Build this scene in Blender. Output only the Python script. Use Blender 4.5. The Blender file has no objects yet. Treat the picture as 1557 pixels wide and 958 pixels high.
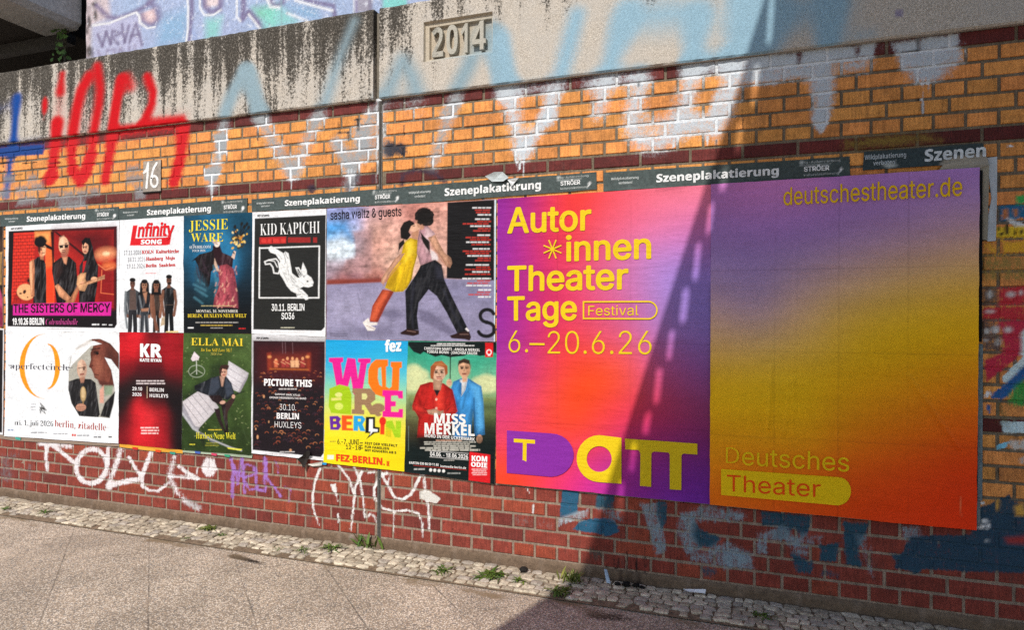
import bpy, bmesh, math, random, os
import numpy as np
from mathutils import Matrix, Vector

# ------------------------------------------------------------------ camera, sky, sun, exposure
SC = bpy.context.scene
GZ = 0.485                       # ground level is z = 0, poster bottoms hang at 0.485 m
FOC, YAW, PITCH, ROLL = 980.0, 0.32935, 0.0, 0.00439
CAM = np.array([5.45465, -3.56346, 0.99094 + GZ])
FW = np.array([-math.sin(YAW), math.cos(YAW), 0.0])
_rt = np.array([math.cos(YAW), math.sin(YAW), 0.0]); _up = np.array([0, 0, 1.0])
RT = _rt * math.cos(ROLL) + _up * math.sin(ROLL)
UP = -_rt * math.sin(ROLL) + _up * math.cos(ROLL)
cd = bpy.data.cameras.new('camera'); cam = bpy.data.objects.new('camera', cd)
SC.collection.objects.link(cam)
cd.sensor_fit = 'HORIZONTAL'; cd.sensor_width = 36.0; cd.lens = 36.0 * FOC / 1557.0
cd.clip_start = 0.05; cd.clip_end = 2000
cam.matrix_world = Matrix(((RT[0], UP[0], -FW[0], CAM[0]), (RT[1], UP[1], -FW[1], CAM[1]),
                           (RT[2], UP[2], -FW[2], CAM[2]), (0, 0, 0, 1)))
SC.camera = cam

SUN = np.array([0.03, 1.0, -0.97])          # direction the light travels
SUN_STRENGTH, SKY_STRENGTH, EXPOSURE = 4.15, 0.15, 0.0
w = bpy.data.worlds.new('World'); SC.world = w; w.use_nodes = True
nt = w.node_tree; bg = nt.nodes['Background']; sky = nt.nodes.new('ShaderNodeTexSky')
sky.sky_type = 'NISHITA'; sky.sun_disc = False
sky.sun_elevation = math.atan2(-SUN[2], math.hypot(SUN[0], SUN[1]))
sky.sun_rotation = math.atan2(-SUN[0], -SUN[1])
nt.links.new(sky.outputs[0], bg.inputs[0]); bg.inputs[1].default_value = SKY_STRENGTH
sl = bpy.data.lights.new('sun', 'SUN'); sl.energy = SUN_STRENGTH; sl.angle = math.radians(0.45); sl.color = (1.0, 0.955, 0.88)
so = bpy.data.objects.new('sun', sl); SC.collection.objects.link(so)
so.rotation_euler = Vector(SUN).to_track_quat('-Z', 'Y').to_euler(); so.location = (0, -20, 20)
SC.view_settings.view_transform = 'Standard'; SC.view_settings.look = 'None'
SC.view_settings.exposure = EXPOSURE; SC.view_settings.gamma = 1; SC.view_settings.use_curve_mapping = False
SC.cycles.max_bounces = 5; SC.cycles.use_denoising = False

# ------------------------------------------------------------------ helpers
rng = np.random.default_rng(7); random.seed(7)

def ray(px, py):
    px = np.asarray(px, float); py = np.asarray(py, float)
    return FW + RT * ((px - 778.5) / FOC)[..., None] - UP * ((py - 479) / FOC)[..., None]

def on_wall(px, py, y=0.0):
    """survey: a spot seen in the photograph -> (x, z) metres on the wall plane at depth y"""
    d = ray(px, py); t = (y - CAM[1]) / d[..., 1]
    return np.stack([CAM[0] + d[..., 0] * t, CAM[2] + d[..., 2] * t], -1)

def on_ground(px, py):
    d = ray(px, py); t = -CAM[2] / d[..., 2]
    return np.stack([CAM[0] + d[..., 0] * t, CAM[1] + d[..., 1] * t], -1)

def lin(h, k=1.0):
    if not isinstance(h, str): return np.array(h, float)
    if h[0] == '~': k *= 2.8; h = h[1:]            # colour measured where the wall lies in shade
    c = np.array([int(h[i:i + 2], 16) / 255 for i in (0, 2, 4)])
    c = np.where(c <= 0.04045, c / 12.92, ((c + 0.055) / 1.055) ** 2.4)
    return np.clip(c * k, 0, 1.05) * 0.79

def hash2(i, j, s):
    h = (i.astype(np.int64) * 374761393 + j.astype(np.int64) * 668265263 + s * 1442695041) & 0xffffffff
    h = ((h ^ (h >> 13)) * 1274126177) & 0xffffffff
    return ((h ^ (h >> 16)) & 0xffff) / 65535.0

def vnoise(x, y, s=0):
    i = np.floor(x).astype(int); j = np.floor(y).astype(int)
    fx = x - i; fy = y - j; fx = fx * fx * (3 - 2 * fx); fy = fy * fy * (3 - 2 * fy)
    a = hash2(i, j, s); b = hash2(i + 1, j, s); c = hash2(i, j + 1, s); d = hash2(i + 1, j + 1, s)
    return (a * (1 - fx) + b * fx) * (1 - fy) + (c * (1 - fx) + d * fx) * fy

def fnoise(x, y, s=0, o=3):
    r = 0; a = 0.5
    for k in range(o):
        r = r + a * vnoise(x * 2 ** k, y * 2 ** k, s + k * 17); a *= 0.5
    return r / (1 - 0.5 ** o)

class MB:
    """collects vertices, faces and colours and links them as ONE mesh object"""
    def __init__(s): s.v = []; s.f = []; s.c = []; s.p = []; s.n = 0; s.m = []; s.painted = False
    def add(s, v, f, col=(0.5, 0.5, 0.5), paint=None, mat=0):
        v = np.asarray(v, float).reshape(-1, 3); n = len(v); s.painted = s.painted or paint is not None
        c = np.ones((n, 4)); c[:, :3] = np.asarray(col, float)[..., :3]
        if isinstance(col, np.ndarray) and col.ndim == 2 and col.shape[1] == 4: c = col
        s.v.append(v); s.c.append(c); s.p.append(np.zeros((n, 4)) if paint is None else paint)
        if isinstance(f, np.ndarray): f = [f]
        for q in f:
            q = np.asarray(q)
            if q.ndim == 1: q = q[None]
            s.f.append(q + s.n); s.m.append(np.full(len(q), mat))
        s.n += n
    def box(s, x0, x1, y0, y1, z0, z1, col=(0.5,) * 3, mat=0):
        v = [(x, y, z) for x in (x0, x1) for y in (y0, y1) for z in (z0, z1)]
        s.add(v, np.array([(0, 1, 3, 2), (4, 6, 7, 5), (0, 4, 5, 1), (2, 3, 7, 6), (0, 2, 6, 4), (1, 5, 7, 3)]), col, None, mat)
    def prism(s, pts, y0, y1, col=(0.5,) * 3):
        """closed outline (x, z) given front depth y0 and back depth y1"""
        n = len(pts); pts = np.asarray(pts, float)
        v = np.concatenate([np.c_[pts[:, 0], np.full(n, y0), pts[:, 1]], np.c_[pts[:, 0], np.full(n, y1), pts[:, 1]]])
        s.add(v, [np.arange(n), np.arange(n)[::-1] + n] + [np.array([i, i + n, (i + 1) % n + n, (i + 1) % n]) for i in range(n)], col)
    def build(s, name, mats, parent=None, smooth=False):
        me = bpy.data.meshes.new(name)
        v = np.concatenate(s.v); me.vertices.add(len(v)); me.vertices.foreach_set('co', v.ravel().astype(np.float32))
        tot = np.concatenate([np.full(len(q), q.shape[1]) for q in s.f]); st = np.r_[0, np.cumsum(tot)[:-1]]
        idx = np.concatenate([q.ravel() for q in s.f])
        me.loops.add(len(idx)); me.loops.foreach_set('vertex_index', idx.astype(np.int32))
        me.polygons.add(len(tot)); me.polygons.foreach_set('loop_start', st.astype(np.int32))
        me.polygons.foreach_set('material_index', np.concatenate(s.m).astype(np.int32))
        me.polygons.foreach_set('use_smooth', np.full(len(tot), smooth))
        a = me.color_attributes.new('col', 'FLOAT_COLOR', 'POINT'); a.data.foreach_set('color', np.concatenate(s.c).ravel().astype(np.float32))
        p = np.concatenate(s.p)
        if s.painted:
            a = me.color_attributes.new('paint', 'FLOAT_COLOR', 'POINT'); a.data.foreach_set('color', p.ravel().astype(np.float32))
        me.update(calc_edges=True); me.validate()
        for m in (mats if isinstance(mats, (list, tuple)) else [mats]): me.materials.append(m)
        o = bpy.data.objects.new(name, me); SC.collection.objects.link(o)
        if parent is not None: o.parent = parent
        return o

def grid_faces(nx, nz):
    i = np.arange(nx - 1)[:, None]; j = np.arange(nz - 1)[None]
    a = i * nz + j
    return np.stack([a, a + nz, a + nz + 1, a + 1], -1).reshape(-1, 4)

def tag(o, label=None, cat=None, group=None, kind=None):
    if label: o['label'] = label
    if cat: o['category'] = cat
    if group: o['group'] = group
    if kind: o['kind'] = kind
    return o

# ------------------------------------------------------------------ materials
def mat(name, rough=0.8, spec=0.3):
    m = bpy.data.materials.new(name); m.use_nodes = True
    n = m.node_tree; b = n.nodes['Principled BSDF']
    b.inputs['Roughness'].default_value = rough; b.inputs['Specular IOR Level'].default_value = spec
    return m, n, b

def nd(n, t, **k):
    x = n.nodes.new(t)
    for a, b in k.items():
        if a.startswith('i_'): x.inputs[int(a[2:])].default_value = b
        else: setattr(x, a, b)
    return x

def noise(n, scale, detail=3, rough=0.6, vec=None, stretch=None):
    t = nd(n, 'ShaderNodeTexNoise'); t.inputs['Scale'].default_value = scale
    t.inputs['Detail'].default_value = detail; t.inputs['Roughness'].default_value = rough
    if vec is None: vec = n.nodes.new('ShaderNodeTexCoord').outputs['Object']
    if stretch:
        mp = nd(n, 'ShaderNodeMapping'); mp.inputs['Scale'].default_value = stretch
        n.links.new(vec, mp.inputs[0]); vec = mp.outputs[0]
    n.links.new(vec, t.inputs['Vector']); return t.outputs['Fac']

def ramp(n, src, a, b, lo=0.0, hi=1.0):
    r = nd(n, 'ShaderNodeMapRange'); r.interpolation_type = 'SMOOTHSTEP'
    for i, v in ((1, a), (2, b), (3, lo), (4, hi)): r.inputs[i].default_value = v
    n.links.new(src, r.inputs[0]); return r.outputs[0]

def math_(n, op, a, b=None, c=None, clamp=False):
    x = nd(n, 'ShaderNodeMath', operation=op); x.use_clamp = clamp
    for i, v in enumerate((a, b, c)):
        if v is None: continue
        if isinstance(v, (int, float)): x.inputs[i].default_value = v
        else: n.links.new(v, x.inputs[i])
    return x.outputs[0]

def mix(n, f, a, b, mode='MIX'):
    x = nd(n, 'ShaderNodeMix', data_type='RGBA', blend_type=mode)
    for i, v in ((0, f), (6, a), (7, b)):
        if isinstance(v, (int, float)): x.inputs[i].default_value = v
        elif isinstance(v, tuple): x.inputs[i].default_value = (*v, 1) if len(v) == 3 else v
        else: n.links.new(v, x.inputs[i])
    return x.outputs[2]

def attr(n, name): 
    a = nd(n, 'ShaderNodeAttribute', attribute_name=name); return a

def bump(n, b, h, strength, dist):
    x = nd(n, 'ShaderNodeBump'); x.inputs['Strength'].default_value = strength; x.inputs['Distance'].default_value = dist
    n.links.new(h, x.inputs['Height']); n.links.new(x.outputs[0], b.inputs['Normal'])

def grain(n, col, scale, lo, hi, detail=2):
    """multiply a colour by a fine material grain"""
    f = ramp(n, noise(n, scale, detail, 0.7), 0.3, 0.7, lo, hi)
    c = nd(n, 'ShaderNodeCombineColor')
    for i in range(3): n.links.new(f, c.inputs[i])
    return mix(n, 1.0, col, c.outputs[0], 'MULTIPLY')

def make_materials():
    M = {}
    m, n, b = mat('printed_paper', 0.6, 0.14)
    c = grain(n, attr(n, 'col').outputs['Color'], 260, 0.88, 1.08)
    n.links.new(c, b.inputs['Base Color'])
    h1 = noise(n, 9, 3, 0.55, stretch=(0.9, 1, 4.0)); h2 = noise(n, 70, 2, 0.6, stretch=(1, 1, 2.0))
    patch = ramp(n, noise(n, 2.2, 2, 0.5), 0.38, 0.62, 0.35, 1.3)
    h3 = noise(n, 5, 3, 0.7, stretch=(3.2, 1, 0.5))
    bump(n, b, math_(n, 'ADD', math_(n, 'MULTIPLY', math_(n, 'ADD', h1, math_(n, 'MULTIPLY', h2, 0.2)), patch), math_(n, 'MULTIPLY', h3, 0.35)), 0.36, 0.011); M['print'] = m
    m, n, b = mat('vinyl_strip', 0.6, 0.25)
    n.links.new(grain(n, attr(n, 'col').outputs['Color'], 60, 0.75, 1.25, 4), b.inputs['Base Color'])
    bump(n, b, noise(n, 30, 3, 0.6), 0.35, 0.006); M['strip'] = m
    m, n, b = mat('brickwork', 0.75, 0.3)
    base = grain(n, attr(n, 'col').outputs['Color'], 14, 0.8, 1.15, 4)
    base = grain(n, base, 190, 0.72, 1.22, 3)
    dirt = ramp(n, noise(n, 5, 5, 0.7, stretch=(1.6, 1, 0.5)), 0.56, 0.74, 0, 0.45)
    base = mix(n, dirt, base, (0.10, 0.075, 0.06))
    base = grain(n, base, 1.0, 0.8, 1.15, 4) if 0 else base
    vs = ramp(n, noise(n, 1.0, 4, 0.65, stretch=(95, 20, 9)), 0.35, 0.68, 1.12, 0.78); cv = nd(n, 'ShaderNodeCombineColor')
    for i in range(3): n.links.new(vs, cv.inputs[i])
    base = mix(n, 1.0, base, cv.outputs[0], 'MULTIPLY')
    pa = attr(n, 'paint'); sp = noise(n, 330, 2, 0.7); sp2 = noise(n, 45, 3, 0.7)
    e = math_(n, 'ADD', pa.outputs['Alpha'], math_(n, 'MULTIPLY', math_(n, 'SUBTRACT', sp, 0.5), 1.1))
    e = math_(n, 'ADD', e, math_(n, 'MULTIPLY', math_(n, 'SUBTRACT', sp2, 0.5), 0.9))
    sx = nd(n, 'ShaderNodeSeparateXYZ'); n.links.new(n.nodes.new('ShaderNodeTexCoord').outputs['Object'], sx.inputs[0])
    worn = math_(n, 'MAXIMUM', ramp(n, sx.outputs[2], 1.05, 0.85), ramp(n, sx.outputs[0], 6.44, 6.5))
    scr = math_(n, 'SUBTRACT', noise(n, 1.0, 4, 0.75, stretch=(70, 20, 14)), 0.5); scr2 = math_(n, 'SUBTRACT', noise(n, 1.0, 3, 0.7, stretch=(9, 9, 26)), 0.5)
    e = math_(n, 'ADD', e, math_(n, 'MULTIPLY', worn, math_(n, 'ADD', math_(n, 'MULTIPLY', scr, 1.5), math_(n, 'MULTIPLY', scr2, 0.9))))
    f = math_(n, 'MULTIPLY', ramp(n, e, 0.22, 0.85), ramp(n, pa.outputs['Alpha'], 0.0, 0.12))
    col = mix(n, f, base, grain(n, pa.outputs['Color'], 150, 0.82, 1.1, 3)); n.links.new(col, b.inputs['Base Color'])
    bump(n, b, math_(n, 'ADD', noise(n, 120, 4, 0.7), noise(n, 28, 3, 0.6)), 0.5, 0.006); M['brick'] = m
    m, n, b = mat('weathered_concrete', 0.9, 0.2)
    tc = n.nodes.new('ShaderNodeTexCoord'); sx = nd(n, 'ShaderNodeSeparateXYZ'); n.links.new(tc.outputs['Object'], sx.inputs[0])
    x, z = sx.outputs[0], sx.outputs[2]
    st = noise(n, 1.0, 4, 0.62, stretch=(10, 6, 0.7)); st2 = noise(n, 1.0, 3, 0.6, stretch=(34, 9, 2.2))
    bl = noise(n, 85, 4, 0.75); big = noise(n, 2.2, 3, 0.5)
    h = ramp(n, z, 2.86, 3.40, -0.10, 0.12)
    fade = ramp(n, x, 3.2, 4.3, -0.03, -0.30)
    d = math_(n, 'ADD', math_(n, 'MULTIPLY', st, 1.05), math_(n, 'MULTIPLY', st2, 0.24))
    d = math_(n, 'ADD', d, math_(n, 'MULTIPLY', math_(n, 'SUBTRACT', bl, 0.5), 1.0))
    d = math_(n, 'ADD', math_(n, 'ADD', d, h), math_(n, 'ADD', fade, math_(n, 'MULTIPLY', math_(n, 'SUBTRACT', big, 0.5), 0.3)))
    dark = ramp(n, d, 0.50, 0.66)
    base = mix(n, ramp(n, noise(n, 220, 3, 0.8), 0.36, 0.66), (0.32, 0.28, 0.23), (0.69, 0.62, 0.535))
    base = mix(n, ramp(n, noise(n, 6, 4, 0.6), 0.4, 0.65, 0, 0.5), base, (0.48, 0.445, 0.40))
    fleck = ramp(n, noise(n, 140, 4, 0.85, stretch=(1, 1, .6)), 0.50, 0.68, 1.0, 0.5)
    base = mix(n, math_(n, 'MULTIPLY', math_(n, 'MULTIPLY', dark, 0.97), fleck), base, (0.030, 0.025, 0.019))
    sp = noise(n, 330, 2, 0.75)
    pa = attr(n, 'paint')
    e = math_(n, 'ADD', pa.outputs['Alpha'], math_(n, 'MULTIPLY', math_(n, 'SUBTRACT', sp, 0.5), 1.1))
    e = math_(n, 'SUBTRACT', e, math_(n, 'MULTIPLY', dark, 0.15))
    f = math_(n, 'MULTIPLY', ramp(n, e, 0.12, 0.75), ramp(n, pa.outputs['Alpha'], 0.0, 0.12))
    col = mix(n, f, base, grain(n, pa.outputs['Color'], 150, 0.8, 1.12, 3)); n.links.new(col, b.inputs['Base Color'])
    bump(n, b, math_(n, 'ADD', bl, noise(n, 260, 3, 0.7)), 0.5, 0.006); M['concrete'] = m
    m, n, b = mat('painted_plaster', 0.8, 0.25)
    c = attr(n, 'col').outputs['Color']; c = grain(n, c, 120, 0.72, 1.15, 4)
    c = mix(n, ramp(n, noise(n, 70, 4, 0.8), 0.56, 0.66, 0, 0.85), c, (0.15, 0.16, 0.23))
    c = mix(n, ramp(n, noise(n, 26, 4, 0.75), 0.55, 0.72, 0, 0.6), c, (0.72, 0.74, 0.80)); n.links.new(c, b.inputs['Base Color'])
    bump(n, b, noise(n, 120, 4, 0.7), 0.4, 0.006); M['mural'] = m
    m, n, b = mat('plain_rough', 0.85, 0.2)
    c = grain(n, attr(n, 'col').outputs['Color'], 40, 0.75, 1.2, 5); c = grain(n, c, 240, 0.8, 1.2)
    n.links.new(c, b.inputs['Base Color']); bump(n, b, noise(n, 90, 4, 0.7), 0.4, 0.005); M['rough'] = m
    m, n, b = mat('aggregate_paving', 0.85, 0.25)
    v = nd(n, 'ShaderNodeTexVoronoi'); v.inputs['Scale'].default_value = 175
    n.links.new(n.nodes.new('ShaderNodeTexCoord').outputs['Object'], v.inputs['Vector'])
    sv = nd(n, 'ShaderNodeSeparateColor'); n.links.new(v.outputs['Color'], sv.inputs[0])
    c = mix(n, ramp(n, sv.outputs[0], 0.1, 0.9), (0.31, 0.235, 0.165), (0.57, 0.435, 0.31))
    c = mix(n, ramp(n, sv.outputs[1], 0.70, 0.76), c, (0.20, 0.18, 0.165))
    c = mix(n, ramp(n, sv.outputs[2], 0.78, 0.82), c, (0.78, 0.66, 0.53))
    c = mix(n, ramp(n, v.outputs['Distance'], 0.35, 0.62, 0, 0.5), c, (0.26, 0.21, 0.165))
    big = ramp(n, noise(n, 2.2, 4, 0.6), 0.35, 0.7, 0.82, 1.1); cc = nd(n, 'ShaderNodeCombineColor')
    for i in range(3): n.links.new(big, cc.inputs[i])
    c = mix(n, 1.0, c, cc.outputs[0], 'MULTIPLY')
    tc = n.nodes.new('ShaderNodeTexCoord'); 
    lines = None
    for ang, sp_, off in ((36, 0.45, 0.12), (-42, 0.45, 0.3)):
        a = math.radians(ang); dt = nd(n, 'ShaderNodeVectorMath', operation='DOT_PRODUCT')
        n.links.new(tc.outputs['Object'], dt.inputs[0]); dt.inputs[1].default_value = (-math.sin(a), math.cos(a), 0)
        u = math_(n, 'ADD', math_(n, 'DIVIDE', dt.outputs['Value'], sp_), off + 50)
        u = math_(n, 'ABSOLUTE', math_(n, 'SUBTRACT', math_(n, 'FRACT', u), 0.5))
        l = ramp(n, u, 0.004, 0.013, 1, 0); lines = l if lines is None else math_(n, 'MAXIMUM', lines, l)
    lf = math_(n, 'MULTIPLY', lines, ramp(n, noise(n, 3.0, 3, 0.6), 0.42, 0.64, 0.03, 0.62))
    c = mix(n, lf, c, (0.075, 0.065, 0.055))
    pa = attr(n, 'paint'); e = math_(n, 'ADD', pa.outputs['Alpha'], math_(n, 'MULTIPLY', math_(n, 'SUBTRACT', noise(n, 60, 3, 0.7), 0.5), 0.7))
    c = mix(n, math_(n, 'MULTIPLY', ramp(n, e, 0.35, 0.65), ramp(n, pa.outputs['Alpha'], 0, 0.2)), c, pa.outputs['Color'])
    n.links.new(c, b.inputs['Base Color'])
    bump(n, b, math_(n, 'SUBTRACT', math_(n, 'MULTIPLY', v.outputs['Distance'], -0.5), lines), 0.4, 0.004); M['paving'] = m
    m, n, b = mat('cobble_stone', 0.85, 0.25)
    c = grain(n, attr(n, 'col').outputs['Color'], 40, 0.6, 1.3, 5); c = grain(n, c, 300, 0.75, 1.25)
    n.links.new(c, b.inputs['Base Color']); bump(n, b, noise(n, 120, 4, 0.7), 0.5, 0.006); M['cobble'] = m
    m, n, b = mat('leaf', 0.6, 0.3)
    n.links.new(grain(n, attr(n, 'col').outputs['Color'], 60, 0.7, 1.3), b.inputs['Base Color'])
    M['leaf'] = m
    m, n, b = mat('steel_paint', 0.6, 0.4)
    n.links.new(grain(n, attr(n, 'col').outputs['Color'], 20, 0.7, 1.2), b.inputs['Base Color']); M['steel'] = m
    return M
M = make_materials()

# ------------------------------------------------------------------ painting on real surfaces (spray, print)
def seg_dist(P, A, B):
    d = B - A; L = (d * d).sum() + 1e-12
    t = np.clip(((P - A) @ d) / L, 0, 1); q = P - (A + t[:, None] * d)
    return np.sqrt((q * q).sum(1)), t

class Paint:
    """paints colours on points (x, z) of a surface; shapes are traced in a crop of the photograph and laid out in metres"""
    def __init__(s, pts, base=None, y=0.0):
        s.P = np.asarray(pts, float); s.y = y; n = len(s.P)
        s.rgb = np.zeros((n, 3)) if base is None else np.tile(lin(base), (n, 1)) if not isinstance(base, np.ndarray) else base.copy()
        s.solid = base is not None; s.a = np.zeros(n); s.crop(0, 0, 1)
    def crop(s, ox, oy, sc): s.C = (ox, oy, sc); return s
    def W(s, pts):
        p = np.asarray(pts, float).reshape(-1, 2); ox, oy, sc = s.C
        return on_wall(ox + p[:, 0] / sc, oy + p[:, 1] / sc, s.y)
    def unit(s, x, y):
        q = s.W([x, y, x, y + 1]); return abs(q[0, 1] - q[1, 1])
    def put(s, idx, f, col, a=1.0):
        f = np.clip(f, 0, 1) * a; c = lin(col)
        if s.solid: s.rgb[idx] = s.rgb[idx] * (1 - f[:, None]) + c * f[:, None]; return
        a0 = s.a[idx] * (1 - f); an = a0 + f
        s.rgb[idx] = (s.rgb[idx] * a0[:, None] + c * f[:, None]) / np.maximum(an, 1e-6)[:, None]; s.a[idx] = an
    def near(s, q, m):
        lo = q.min(0) - m; hi = q.max(0) + m
        return np.nonzero((s.P[:, 0] > lo[0]) & (s.P[:, 0] < hi[0]) & (s.P[:, 1] > lo[1]) & (s.P[:, 1] < hi[1]))[0]
    def sdf(s, q, m):
        i = s.near(q, m)
        if not len(i): return i, None
        P = s.P[i]; d = np.full(len(i), 1e9); ins = np.zeros(len(i), bool); n = len(q)
        for k in range(n):
            A, B = q[k], q[(k + 1) % n]; dd, _ = seg_dist(P, A, B); d = np.minimum(d, dd)
            c = (A[1] > P[:, 1]) != (B[1] > P[:, 1])
            if c.any():
                xi = A[0] + (P[:, 1] - A[1]) * (B[0] - A[0]) / (B[1] - A[1] + 1e-12); ins ^= c & (P[:, 0] < xi)
        return i, np.where(ins, -d, d)
    def poly_m(s, q, col, soft, a=1.0):
        i, sd = s.sdf(q, soft * 1.5)
        if len(i): s.put(i, 0.5 - sd / max(soft, 1e-4) * 0.5, col, a)
    def b(s, col, *pts, soft=3.0, w=16, amt=.55, fold=.5, ang=75, hi=0.0, seed=1):
        """a photographed limb or garment: rounded towards its outline, with soft folds"""
        s.p(col, *pts, soft=soft); q = s.W(pts); u = s.unit(pts[0], pts[1]); i, sd = s.sdf(q, 0.0)
        if not len(i): return
        ins = np.clip(-sd / (1.5 * u), 0, 1); P = s.P[i]; r = math.radians(ang); c, n_ = math.cos(r), math.sin(r)
        al = P[:, 0] * c + P[:, 1] * n_; ac = -P[:, 0] * n_ + P[:, 1] * c
        f = fnoise(al / (70 * u) + 7, ac / (15 * u) + 3, seed, 3) - .5; k = (1 + fold * 2 * f) * (1 - amt * np.exp(sd / (w * u)))
        x = np.clip((P[:, 0] - q[:, 0].min()) / (np.ptp(q[:, 0]) + 1e-9), 0, 1); k = k * (1.12 - .3 * x)
        s.rgb[i] = np.clip(s.rgb[i] * (1 + (k - 1) * ins)[:, None] + (hi * np.clip(f * 3, 0, 1) * ins)[:, None] * np.array([1, .97, 1]), 0, .9)
    def p(s, col, *pts, soft=3.0, a=1.0):
        s.poly_m(s.W(pts), col, soft * s.unit(pts[0], pts[1]), a)
    def e(s, col, cx, cy, rx, ry, rot=0, soft=3.0, a=1.0):
        t = np.linspace(0, 2 * np.pi, 25)[:-1]; r = math.radians(rot); X = rx * np.cos(t); Y = ry * np.sin(t)
        pts = np.stack([cx + X * math.cos(r) - Y * math.sin(r), cy + X * math.sin(r) + Y * math.cos(r)], -1)
        s.poly_m(s.W(pts), col, soft * s.unit(cx, cy), a)
    def l(s, col, w, *pts, soft=3.0, a=1.0, w1=None):
        q = s.W(pts); u = s.unit(pts[0], pts[1]); w1 = w if w1 is None else w1
        q2 = s.W([pts[0], pts[1], pts[0] + 1, pts[1]]); k_ = np.array([u / abs(q2[1, 0] - q2[0, 0]), 1.0])   # the wall is seen at a slant
        i = s.near(q, (max(w, w1) / 2 + soft * 1.5) * u / k_[0])
        if not len(i): return
        P = s.P[i] * k_; q = q * k_; n = len(q) - 1; f = np.zeros(len(i))
        for k in range(n):
            d, t = seg_dist(P, q[k], q[k + 1]); ww = (w + (w1 - w) * (k + t) / n) / 2 * u
            f = np.maximum(f, 0.5 - (d - ww) / max(soft * u, 1e-4) * 0.5)
        s.put(i, f, col, a)
    def face(s, cx, cy, rx, ry, skin, dark='4a2c22', turn=0.0):
        c = lin(skin); s.e(skin, cx, cy, rx, ry, soft=2.5)
        s.p(c * .62, cx + rx * .25, cy - ry * .7, cx + rx * .9, cy - ry * .3, cx + rx * .8, cy + ry * .5, cx + rx * .3, cy + ry * .9, cx + rx * .45, cy, soft=rx * .5, a=.75)
        s.e(np.clip(c * 1.25, 0, .9), cx - rx * .35, cy - ry * .35, rx * .35, ry * .3, soft=rx * .5, a=.7)
        for k in (-1, 1):
            x = cx + rx * (.40 * k + turn); s.e(c * .45, x, cy - ry * .02, rx * .27, ry * .15, soft=2.5, a=.85); s.e('100a08', x, cy + ry * .0, rx * .15, ry * .08, soft=2); s.l(dark, ry * .09, x - rx * .25, cy - ry * .2, x + rx * .25, cy - ry * .22, soft=2)
        s.p(c * .55, cx + rx * (turn - .05), cy + ry * .0, cx + rx * (turn + .16), cy + ry * .33, cx + rx * (turn - .12), cy + ry * .36, soft=2.5, a=.8)
        s.l('7a2c28', ry * .11, cx + rx * (turn - .3), cy + ry * .57, cx + rx * (turn + .3), cy + ry * .55, soft=2); s.e(c * .6, cx + rx * turn, cy + ry * .76, rx * .3, ry * .06, soft=3, a=.6)
    def rbf(s, pts, sig):
        c = np.array([lin(q[2]) for q in pts]); q = s.W([v for p_ in pts for v in p_[:2]])
        sg = sig * s.unit(pts[0][0], pts[0][1]); wsum = 1e-9; acc = 0
        for k in range(len(q)):
            wk = np.exp(-((s.P - q[k]) ** 2).sum(1) / (2 * sg * sg))[:, None] + 1e-7; acc = acc + wk * c[k]; wsum = wsum + wk
        s.rgb = acc / wsum
    def tex(s, amt, sx, sz, seed=0, poly=None):
        k = 1 + amt * (fnoise(s.P[:, 0] * sx, s.P[:, 1] * sz, seed, 3) - 0.5) * 2
        if poly is None: s.rgb *= np.clip(k, 0, 3)[:, None]; return
        t = Paint(s.P); t.C = s.C; t.y = s.y; t.p('ffffff', *poly, soft=4); s.rgb *= (1 + (np.clip(k, 0, 3) - 1) * t.a)[:, None]
    def rgba(s): return np.c_[s.rgb, s.a]

# ------------------------------------------------------------------ lettering
FONTS = {}
def font(k):
    if k not in FONTS:
        try: FONTS[k] = bpy.data.fonts.load(os.path.join(bpy.utils.system_resource('DATAFILES', path='fonts'), {'I': 'Inter.woff2', 'M': 'NotoSansMath-Regular.woff2'}[k]))
        except Exception: FONTS[k] = None
    return FONTS[k]
SETS = {'S': (0x1D400, 0x1D41A, 0x1D7CE), 'B': (0x1D5D4, 0x1D5EE, 0x1D7EC), 'i': (0x1D468, 0x1D482, 0x1D7CE)}
def styled(t, k):
    if k == 'I' or font('M') is None: return t
    U, L, D = SETS[k]; o = ''
    for ch in t:
        if 'A' <= ch <= 'Z': o += chr(U + ord(ch) - 65)
        elif 'a' <= ch <= 'z': o += chr(L + ord(ch) - 97)
        elif '0' <= ch <= '9': o += chr(D + ord(ch) - 48)
        else: o += ch
    return o

def glyphs(texts):
    """[(string, style, boldness)] -> [(verts, faces)] flat unit outlines"""
    os_ = []
    for t, k, bold in texts:
        c = bpy.data.curves.new('lettering', 'FONT'); c.body = styled(t, k); f = font('I' if k == 'I' else 'M')
        if f: c.font = f
        c.resolution_u = 4; c.fill_mode = 'FRONT'; c.offset = min(bold, 0.0)
        o = bpy.data.objects.new('lettering', c); SC.collection.objects.link(o); os_.append(o)
    dg = bpy.context.evaluated_depsgraph_get(); out = []
    for o in os_:
        m = o.evaluated_get(dg).to_mesh(); n = len(m.vertices)
        v = np.empty(n * 3); m.vertices.foreach_get('co', v); by = {}
        for p_ in m.polygons: by.setdefault(len(p_.vertices), []).append(list(p_.vertices))
        out.append((v.reshape(-1, 3)[:, :2].copy(), [np.array(q) for q in by.values()]))
    for o in os_:
        c = o.data; bpy.data.objects.remove(o); bpy.data.curves.remove(c)
    return out

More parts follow.
